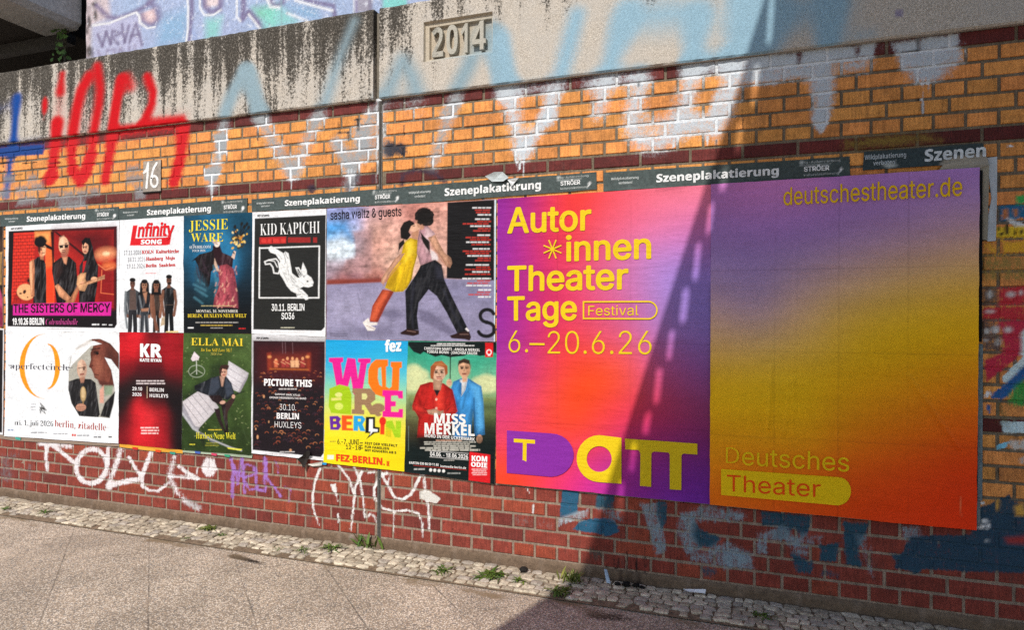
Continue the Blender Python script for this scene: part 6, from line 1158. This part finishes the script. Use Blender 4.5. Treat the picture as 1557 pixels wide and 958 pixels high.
def theatre_big():
    def V(h): c_ = lin(h[1:]) / .79 * 4.5 * np.array([1, .97, .70]); c_ = c_ * min(1, .92 / c_.max()); g_ = c_.mean(); return np.clip(g_ + (c_ - g_) * 1.12, 0.004, .93)
    s = Sheet((1081.5, 281.5), (1487, 256), (1482.3, 804.5), (1079.3, 766), D5, seed=15, res=.0065, y=-.024, amp=.0022); a = s.a
    a.crop(0, 0, 1)
    a.rbf([(1090, 295, V('~5c3a66')), (1090, 350, V('~4e3e70')), (1090, 420, V('~54466e')), (1090, 480, V('~66566a')), (1090, 520, V('~8a6a34')), (1090, 600, V('~94731a')), (1090, 680, V('~9a6a1c')), (1090, 740, V('~9a4a20')), (1150, 290, V('~6a4270')), (1150, 350, V('~523f72')), (1150, 420, V('~504470')), (1150, 480, V('~554a72')), (1150, 530, V('~8c7030')), (1150, 600, V('~9a7a16')), (1150, 660, V('~9a7018')), (1150, 700, V('~9a561c')), (1150, 750, V('~94401c')), (1220, 285, V('~684472')), (1220, 350, V('~503f74')), (1220, 420, V('~5a4c66')), (1220, 480, V('~7a6458')), (1220, 530, V('~98781c')), (1220, 600, V('~9c7c14')), (1220, 660, V('~9c7018')), (1220, 720, V('~984a1c')), (1220, 770, V('~923418')), (1300, 280, V('~5a4072')), (1300, 350, V('~544270')), (1300, 420, V('~6a5860')), (1300, 480, V('~927430')), (1300, 530, V('~967618')), (1300, 600, V('~9c7018')), (1300, 660, V('~9a541c')), (1300, 720, V('~963a1a')), (1300, 775, V('~902e18')), (1380, 275, V('~5a4276')), (1380, 340, V('~584670')), (1380, 400, V('~6c585c')), (1380, 450, V('~92742c')), (1380, 510, V('~9a7a14')), (1380, 580, V('~9c6c18')), (1380, 640, V('~9a4e1c')), (1380, 720, V('~92341a')), (1380, 785, V('~8c2a16')), (1470, 270, V('~58427a')), (1470, 330, V('~604e6e')), (1470, 390, V('~745e54')), (1470, 440, V('~967420')), (1470, 500, V('~9c7a14')), (1470, 570, V('~9c621a')), (1470, 640, V('~983f1c')), (1470, 720, V('~8c2a18')), (1470, 795, V('~862616'))], 36)
    for q in ((1275, 268, 1272, 784), (1082, 412, 1486, 405), (1082, 533, 1484, 540), (1380, 262, 1378, 794), (1180, 275, 1176, 772), (1082, 660, 1482, 680)): a.l(lin('20101a'), 1.0, *q, soft=1.0, a=.25)
    a.tex(.08, 3, 16, 33); a.tex(.07, 50, 50, 34)
    a.crop(*D5); s.T('deutschestheater.de', 350, 165, 242, 1132, 200, V('~a88600'), 'I', .004)
    a.crop(*D6); Y = V('~a88a00'); s.T('D', 98, 402, 475, 156, 479, Y, 'B', -.024); s.T('eutsches', 169, 403, 480, 638, 510, Y, 'I', .003)
    s.flat = []; t = np.radians(np.linspace(-86, 90, 14)); q = [77, 498, 595, 533, *np.stack([588 + 58 * np.cos(t), 595 + 62 * np.sin(t)], -1).ravel(), 585, 657, 77, 612]
    s.flat.append((Y, a.W(q), .0011, None)); s.T('Theater', 102, 523, 595, 512, 622, V('~96381a'), 'I', .0)
    a.l('~a87a50', 3, 1124, 620, 1130, 705, soft=3, a=.5); a.crop(1070, 540, 2.9035)
    return s
s = theatre_big(); s.edge = lin('16161a'); keep = s.surf
def creased(P, f=keep):
    y = f(P)
    for (x0, z0, x1, z1, h, w_) in CREASE:
        d, t = seg_dist(P, np.array([x0, z0]), np.array([x1, z1])); y = y - h * np.exp(-(d / w_) ** 2)
    return y
CREASE = []
for q in ((1173, 555, 1168, 650), (1378, 570, 1455, 680), (1200, 600, 1192, 660), (1275, 480, 1273, 780), (1210, 380, 1205, 640)):
    a_, b_ = on_wall(q[0], q[1]), on_wall(q[2], q[3]); CREASE.append((*a_, *b_, 0.007 if len(CREASE) < 2 else .003, .008))
s.surf = creased
o = s.build('theatre_poster', 'large purple to orange poster of a theatre at the shaded right end', 'poster', GRP)
for lt in o.children:
    for v in lt.data.vertices: v.co.y -= .0030
add_flat(o, s)

# posters cut by the left edge of the picture
s = Sheet((-90, 352), (6, 344), (6, 497), (-90, 492), (0, 310, 4.562), base='2c211c', seed=16); a = s.a
a.p('4a3428', -300, 240, 28, 240, 28, 340, -300, 340, soft=20); a.p('b88a50', -300, 340, 30, 335, 22, 350, 20, 560, -300, 560, soft=6); a.p('1a2a3a', -300, 352, 12, 350, 10, 548, -300, 550, soft=4); a.p('c04870', -300, 620, -60, 600, 6, 590, 32, 660, 36, 850, -300, 860, soft=8); a.p('8a2848', -20, 700, 34, 720, 34, 850, -60, 850, soft=14); a.tex(.4, 30, 30, 3)
s.build('concert_poster', 'dark brown poster with pink clothing and gold frame cut off at the left edge', 'poster', GRP)
s = Sheet((-90, 495), (8, 500), (6.5, 661), (-90, 652), (0, 490, 4.562), base='e8e8ea', seed=17); a = s.a; a.p('1b1718', -400, 20, 30, 54, 24, 765, -400, 730)
s.build('concert_poster', 'plain black poster in white border cut off at the left edge, lower one', 'poster', GRP)

# ------------------------------------------------------------------ dark strips above the posters
SG = 'dark lettered strips above the posters'
def strip(tl, tr, br, bl, label, lean=0.0, torn=None):
    s = Sheet(tl, tr, br, bl, (0, 0, 1), base='4a5553' if tl[0] < 1250 else '~232c2e', y=-.006, seed=int(tl[0]) + 40, amp=.001, res=.008)
    s.edge = lin('3a4240'); W_ = 'f4f4f2' if tl[0] < 1250 else '~8f9496'; W2 = 'c9cecb' if tl[0] < 1250 else '~7a8082'
    def at(u, v):  # position on the strip in photo pixels, u along, v down
        T_ = np.array(tl) * (1 - u) + np.array(tr) * u; B_ = np.array(bl) * (1 - u) + np.array(br) * u
        return T_ * (1 - v) + B_ * v
    # u follows perspective: convert metres along the strip to pixels by interpolating on the wall
    xa, xb = on_wall(*tl)[0], on_wall(*tr)[0]
    def um(f):
        lo, hi = 0, 1; X = xa + f * (xb - xa)
        for _ in range(30):
            m_ = (lo + hi) / 2
            if on_wall(*at(m_, 0.5))[0] < X: lo = m_
            else: hi = m_
        return lo
    def put(txt, f0, f1, v0, v1, col, style='B', b=0.0):
        p0, p1, pt = at(um(f0), v1), at(um(f1), v1), at(um(f0), v0); s.T(txt, p0[0], pt[1], p0[1], p1[0], p1[1], col, style, b)
    put('Wildplakatierung', .035, .158, .30, .44, W2); put('verboten!', .068, .13, .53, .68, W2)
    put('Szeneplakatierung', .235, .735 - lean, .26, .70, W_, 'B', .014)
    put('ilg-Außenwerbung', .83, .965, .10, .22, W2, 'I'); put('STRÖER', .83, .925, .32, .62, W_, 'I', .03); put('kulturplakatierung', .83, .96, .74, .86, W2, 'I')
    q = [at(um(f), v) for f, v in ((.815, .08), (.828, .08), (.828, .22), (.815, .22))]; s.a.p(W2, *np.concatenate(q), soft=1)
    q = [at(um(f), v) for f, v in ((.815, .32), (.93, .32))]; s.a.l(W2, .8, *np.concatenate(q), soft=.8, a=.7)
    q = at(um(.968), .62); s.a.e(W_, q[0], q[1], 2.0, 2.6, 20, soft=1); q = at(um(.96), .8); s.a.l(W_, 1.2, q[0], q[1], q[0] + 3, q[1] - 4, soft=.8)
    return s
def S(tl, tr, br, bl, label): strip(tl, tr, br, bl, label).build('lettered_strip', label, 'sign strip', SG, M['strip'])
S((3, 327), (181.5, 314.5), (181.5, 335.5), (3, 344.5), 'grey green lettered strip above the red band poster')
S((182, 317), (377, 301), (377, 325), (182, 335.5), 'grey green lettered strip above the four people poster and the teal poster')
S((384, 303), (613, 284.5), (613, 310), (384, 322), 'grey green lettered strip above the white rabbit poster')
S((613, 284), (907, 262), (908, 288), (613, 311), 'grey green lettered strip with torn flap, above the dancing couple poster')
S((918, 262.5), (1292, 238), (1292, 268), (918, 291), 'dark lettered strip above the joint of the two large posters')
s = Sheet((-80, 330), (2, 327), (2, 345), (-80, 350), (0, 0, 1), base='4a5553', y=-.006, seed=61, res=.01); s.build('lettered_strip', 'end of a grey green strip cut off at the left edge', 'sign strip', SG, M['strip'])
s = Sheet((1314, 231), (1494, 218), (1500, 247), (1311, 259), (0, 0, 1), base='~222b2d', y=-.0065, seed=70, amp=.0018, res=.006); s.edge = lin('~222b2d')
s.T('Wildplakatierung', 1314, 236, 243.5, 1377, 239, '~7a8082'); s.T('verboten!', 1327, 245, 252, 1362, 249.5, '~7a8082'); s.T('Szenen', 1405, 228, 246, 1498, 238, '~8f9496', 'B', .012)
s.a.p('~6f6a60', 1430, 248, 1440, 240, 1470, 236, 1502, 232, 1505, 262, 1425, 262, soft=3); s.a.p('~6f7472', 1340, 250, 1355, 247, 1365, 252, 1350, 257, soft=2)
s.build('lettered_strip', 'torn dark strip with half covered lettering, farthest right', 'sign strip', SG, M['strip'])

# ------------------------------------------------------------------ number plate, torn paper, boards
def number_plate():
    a_, b_ = on_wall(219, 293), on_wall(246, 243); x0, z0, x1, z1 = a_[0], a_[1], b_[0], b_[1]
    gx = np.linspace(x0, x1, 60); gz = np.linspace(z0 + .004, z1, 80); X, Z = np.meshgrid(gx, gz, indexing='ij'); P = np.c_[X.ravel(), Z.ravel()]
    a = Paint(P, 'a89c90'); a.tex(.3, 14, 14, 3); a.crop(0, 90, 4.353); W_ = 'f6f4f0'
    m = MB(); m.add(np.c_[P[:, 0], np.full(len(P), -.008), P[:, 1]], grid_faces(60, 80), a.rgb); m.box(x0, x1, -.0075, .004, z0 + .004, z1, lin('6a625a'))
    m.box(x0 - .002, x1 + .004, -.010, .003, z0 - .006, z0 + .0035, lin('1c1a18'))
    o = m.build('number_plate', M['rough']); tag(o, 'small grey plate with white painted number 16 on the orange bricks', 'number plate')
    n = MB(); 
    def tube(pts, w, dz=0):
        q = Paint(np.zeros((1, 2))).crop(0, 90, 4.353).W(pts); u = w / 2
        for i in range(len(q)):
            t = np.linspace(0, 2 * np.pi, 13)[:-1]; n.prism(np.c_[q[i, 0] + u * np.cos(t), q[i, 1] + u * np.sin(t)][::-1], -.0105 - dz, -.008, lin(W_))
            if i + 1 < len(q):
                d = q[i + 1] - q[i]; d = d / (np.hypot(*d) + 1e-9); nn = np.array([-d[1], d[0]]) * u
                n.prism([q[i] - nn, q[i + 1] - nn, q[i + 1] + nn, q[i] + nn], -.0104 - dz - .00003 * i, -.008, lin(W_))
    tube((960, 752, 978, 735, 988, 690, 985, 760, 978, 850), .020)
    t = np.radians(np.linspace(-150, 210, 14)); loop = np.stack([1030 + 22 * np.cos(t), 810 + 36 * np.sin(t)], -1)
    tube((1045, 690, 1026, 720, 1012, 770, 1008, 815), .020, .0006); tube(loop.ravel(), .018, .0012)
    n.build('numeral', M['rough'], o)
number_plate()

def outline(name, px, col, y, th, label, cat, group=None, curl=0.0, m=None, cols=None):
    q = on_wall(np.array(px)[:, 0], np.array(px)[:, 1], y); b = MB(); n = len(q); cen = q.mean(0)
    # ragged sheet: rings towards the centre so that it can curl
    rings = [q * (1 - k) + cen * k for k in (0, .33, .66)]
    V = []; 
    for k, r in enumerate(rings): V.append(np.c_[r[:, 0], y - curl * (1 - k / 3) * (0.5 + 0.5 * np.sin(np.arange(n) * 2.1)), r[:, 1]])
    V.append([[cen[0], y, cen[1]]]); v = np.concatenate(V); j = np.arange(n); jn = (j + 1) % n
    cc = np.tile(lin(col), (len(v), 1)) * (0.85 + .3 * np.random.default_rng(n).random((len(v), 1)))
    F = [np.stack([j, jn, jn + n, j + n], -1), np.stack([j + n, jn + n, jn + 2 * n, j + 2 * n], -1), np.stack([j + 2 * n, jn + 2 * n, np.full(n, 3 * n)], -1)]
    b.add(v, F, cc); v2 = v.copy(); v2[:, 1] += th; b.add(v2, [f[:, ::-1] for f in F], cc * .8); b.add(np.r_[v[:n], v2[:n]], np.stack([j, j + n, jn + n, jn], -1), cc[:1] * .9)
    o = b.build(name, m or M['print']); tag(o, label, cat, group); return o
TG = 'scraps of torn poster paper'
outline('torn_paper', [(1489, 254), (1500, 240), (1504, 252), (1503, 300), (1501, 366), (1489, 362), (1486, 300)], '~6b665a', -.004, .002, 'grey brown torn paper beside the large purple poster', 'torn paper', TG, .004)
outline('torn_paper', [(1500, 240), (1516, 238), (1516, 300), (1514, 366), (1501, 367), (1502, 330), (1508, 300), (1504, 270)], '~7f8488', -.003, .002, 'pale upright strip of torn paper at the shaded right end', 'torn paper', TG, .002)
outline('torn_paper', [(1425, 262), (1434, 250), (1470, 243), (1500, 238), (1503, 250), (1489, 256), (1462, 258)], '~6f6a60', -.010, .002, 'crumpled grey paper hanging over the torn dark strip', 'torn paper', TG, .006)
outline('torn_paper', [(738, 268), (752, 262), (764, 261), (774, 270), (766, 276), (748, 276)], 'c8d0d0', -.014, .001, 'pale flap peeling off the strip over the dancing couple', 'torn paper', TG, .012)
outline('torn_paper', [(772, 273), (790, 270), (784, 276), (778, 284), (776, 279)], 'e6e8e8', -.016, .001, 'small white flap peeling off the strip over the dancing couple', 'torn paper', TG, .01)
outline('torn_paper', [(453, 698), (462, 693), (466, 686), (472, 685), (474, 690), (469, 697), (467, 706), (463, 712), (459, 706)], '2e2926', -.02, .001, 'dark curled scrap hanging under the crowd poster', 'torn paper', TG, .02)
outline('torn_paper', [(468, 706), (476, 709), (489, 708), (491, 702), (480, 704)], 'd8d6cc', -.012, .001, 'pale torn corner left of the yellow poster foot', 'torn paper', TG, .006)
for k, (px, col, lab) in enumerate(([[(182, 674), (278, 684), (278, 690), (230, 686), (182, 680)], 'e8a83c', 'thin orange edge of older paper under the red and black poster'], [[(278, 684), (384, 692), (383, 697), (340, 693), (278, 688)], 'a8b8a0', 'thin pale green edge of older paper under the green poster'], [[(0, 661), (12, 663), (60, 668), (182, 676), (181, 679), (100, 675), (20, 670), (0, 667)], '9a8878', 'thin brown edge of older paper under the white arc poster'])):
    outline('torn_paper', px, col, -.006, .002, lab, 'torn paper', TG, .002)
for k, (x, y, c) in enumerate(((205, 682, 'd8342c'), (240, 686, 'e85028'), (262, 689, '3a9c8a'), (300, 688, '4a6ab8'), (325, 691, 'd8486c'), (345, 693, '38a078'), (27, 667, '4ab0a0'), (492, 705, '2a9cd8'))):
    outline('torn_paper', [(x - 4, y - 2), (x + 5, y - 1), (x + 4, y + 2.5), (x - 3, y + 1.5)], c, -.009 - .0003 * k, .001, ['tiny red scrap, first under the red and black poster', 'tiny orange red scrap under the middle of the red and black poster', 'tiny turquoise scrap under the red and black poster corner', 'tiny blue scrap under the left of the green poster', 'tiny pink scrap under the green poster middle', 'tiny green scrap under the green poster', 'tiny turquoise scrap under the white arc poster', 'tiny blue scrap under the yellow poster corner'][k], 'paper scrap', TG, .002)
b = MB(); a_, c_ = on_wall(1487, 256), on_wall(1491, 520); b.box(a_[0] - .004, a_[0] + .013, -.0185, .005, c_[1], a_[1] - .012, lin('0f1114')); b.box(a_[0] - .3, a_[0] - .0045, -.0185, -.004, on_wall(1400, 790)[1] + .02, a_[1] - .02, lin('14161a'))
o = b.build('mounting_board', M['rough']); tag(o, 'black board edge behind the large purple to orange poster', 'board')
b = MB(); z0, z1 = on_wall(1491, 800)[1], on_wall(1491, 520)[1] - .01; b.box(a_[0] + .001, a_[0] + .02, -.010, .003, z0 + .12, z1, lin('~4a5458')); b.box(a_[0] - .002, a_[0] + .012, -.012, .002, z0, z0 + .119, lin('~4c5254'))
o = b.build('board_strip', M['rough']); tag(o, 'thin pale grey strip along the lower right edge of the large orange poster', 'strip')

# ------------------------------------------------------------------ weeds and litter along the foot of the wall
def weed(x, y, size, n, flat, col, label, seed, name='weed_tuft'):
    r = random.Random(seed); m = MB()
    for k in range(n):
        t = r.uniform(0, 6.283); L = size * r.uniform(.5, 1.1); el = r.uniform(.15, .7) if flat else r.uniform(.6, 1.4); w_ = L * r.uniform(.10, .2); bx, by = r.gauss(0, size * .35), r.gauss(0, size * .22)
        d = np.array([math.cos(t), math.sin(t), 0]); sd = np.array([-math.sin(t), math.cos(t), 0]); v = []
        for i, u in enumerate((0, .35, .7, 1.0)):
            c = np.array([bx, by, .012]) + d * L * u * math.cos(el) + np.array([0, 0, L * (u * math.sin(el) - .35 * u * u * (1 if flat else .6))]); ww = w_ * (.5, 1, .8, .08)[i] / 2
            v += [c - sd * ww, c + sd * ww]
        cc = np.array(col) * r.uniform(.55, 1.45) * np.array([r.uniform(.8, 1.35), 1, r.uniform(.7, 1.2)])
        m.add(v, np.array([(0, 1, 3, 2), (2, 3, 5, 4), (4, 5, 7, 6)]), cc)
    o = m.build(name, M['leaf']); o.location = (x, y, 0.006); tag(o, label, 'weed', 'weeds growing between the cobbles')
g1, g2 = (.075, .13, .022), (.13, .17, .035)
for q in (((.707, -.209), .055, 26, 1, g1, 'low green weed on the cobbles under the white arc poster'), ((2.105, -.091), .075, 46, 1, g2, 'yellow green grass tuft at the wall under the rabbit and crowd posters'), ((2.272, -.168), .045, 18, 1, g1, 'small weed just right of the yellow green tuft'), ((3.10, -.124), .07, 48, 1, g1, 'bushy low weed just left of the wall joint'), ((2.955, -.216), .05, 22, 1, g1, 'flat weed left of the bushy one near the wall joint'), ((2.79, -.234), .035, 12, 1, g1, 'tiny weed farthest left of three below the yellow poster'), ((3.30, -.035), .11, 22, 0, g1, 'upright weed at the foot of the grey wall joint'), ((3.89, -.215), .07, 40, 1, g1, 'wide flat weed below the umbrella poster'), ((4.185, -.19), .085, 60, 1, g1, 'largest leafy weed, below the left of the large red poster'), ((4.36, -.20), .05, 26, 1, g1, 'small round weed right of the largest leafy weed'), ((4.63, -.115), .08, 60, 0, g2, 'grassy tuft at the edge of the wall shadow'), ((4.60, -.26), .075, 46, 1, g1, 'flat weed on the shadow edge nearest the pavement'), ((5.595, -.205), .06, 24, 1, g1, 'lone weed on the shaded cobbles under the orange poster'), ((.34, -.25), .05, 18, 1, g1, 'low weed at the left edge of the cobbles'), ((2.11, -.30), .03, 12, 1, g1, 'tiny weed at the pavement edge below the yellow green tuft')):
    weed(q[0][0], q[0][1], q[1], q[2], q[3], q[4], q[5], int(q[0][0] * 100))
def ivy():
    root = MB(); r = random.Random(4); st = on_wall(np.array([112, 104, 100, 98, 100]), np.array([0, 30, 50, 70, 95]), .34); 
    for i in range(len(st) - 1): root.box(min(st[i, 0], st[i + 1, 0]) - .004, max(st[i, 0], st[i + 1, 0]) + .004, .335, .343, st[i + 1, 1], st[i, 1], (.05, .04, .02))
    for k in range(70):
        u = r.random(); q = st[0] * 0; i = min(3, int(u * 4)); f = u * 4 - i; c = st[i] * (1 - f) + st[i + 1] * f; c = c + np.array([r.gauss(0, .03), r.gauss(0, .02)]); s_ = r.uniform(.014, .028); t = r.uniform(0, 6.28); tl = r.uniform(-.6, .6)
        o = np.array([(0, -1), (.7, -.3), (.5, .5), (0, 1.1), (-.5, .5), (-.7, -.3)]) * s_; X = o[:, 0] * math.cos(t) - o[:, 1] * math.sin(t); Z = o[:, 0] * math.sin(t) + o[:, 1] * math.cos(t)
        root.add(np.c_[c[0] + X, .325 - r.uniform(0, .05) + tl * X, c[1] + Z], np.arange(6), np.array((.05, .11, .02)) * r.uniform(.5, 1.6))
    o = root.build('climbing_plant', M['leaf']); tag(o, 'small climbing plant with green leaves beside the bridge end', 'plant')
ivy()
def scrap(x, y, pts, col, label, z=.03, name='paper_scrap', cat='litter'):
    m = MB(); p = np.array(pts, float); n = len(p); v = np.concatenate([p, p + (0, 0, -.0012)]); j = np.arange(n); jn = (j + 1) % n
    m.add(v, [j, j[::-1] + n, np.stack([j, j + n, jn + n, jn], -1)], lin(col)); o = m.build(name, M['print']); o.location = (x, y, z); tag(o, label, cat, 'litter on the cobbles')
scrap(4.806, -.06, [(-.01, .0, .06), (.004, .01, .055), (.022, -.01, .01), (.03, -.02, -.005), (.008, -.022, -.004)], 'b4c8dc', 'pale blue white paper scrap leaning on the wall foot', .026)
scrap(5.27, -.05, [(-.055, .0, .002), (.06, .012, .012), (.058, -.012, .0), (-.03, -.016, .0)], '~c8c8cc', 'flat white paper strip on the shaded cobbles', .03)
scrap(4.664, -.315, [(-.02, .0, .0), (.0, .008, .008), (.022, -.004, .0), (.0, -.014, .004)], 'e8e4dc', 'tiny white scrap beside the weeds on the shadow edge', .012)
def lump(x, y, r_, col, label, seed):
    b = bmesh.new(); bmesh.ops.create_icosphere(b, subdivisions=3, radius=r_); rr = np.random.default_rng(seed)
    v = np.array([q.co[:] for q in b.verts]); f = np.array([[q.index for q in t.verts] for t in b.faces]); b.free()
    k = .7 + .6 * fnoise(v[:, 0] / r_ * 2 + 9, v[:, 1] / r_ * 2 + v[:, 2] / r_ + 9, seed); v = v * k[:, None] * (1.2, 1, .7); m = MB(); m.add(v + (0, 0, r_ * .4), f, lin(col)); o = m.build('litter_lump', M['rough']); o.location = (x, y, .018); tag(o, label, 'litter', 'litter on the cobbles')
lump(4.337, -.07, .021, '2a2622', 'small black lump of litter on the sunlit cobbles', 3)
for k, (dx, dy, rr) in enumerate(((0, 0, .02), (.05, .01, .016), (-.045, -.006, .014), (.085, -.004, .012))): lump(4.92 + dx, -.075 + dy, rr, '1a1716', ['largest of the black crumbs under the dark drips', 'black crumb just right of the largest crumb', 'leftmost black crumb under the dark drips', 'rightmost black crumb under the dark drips'][k], 20 + k)
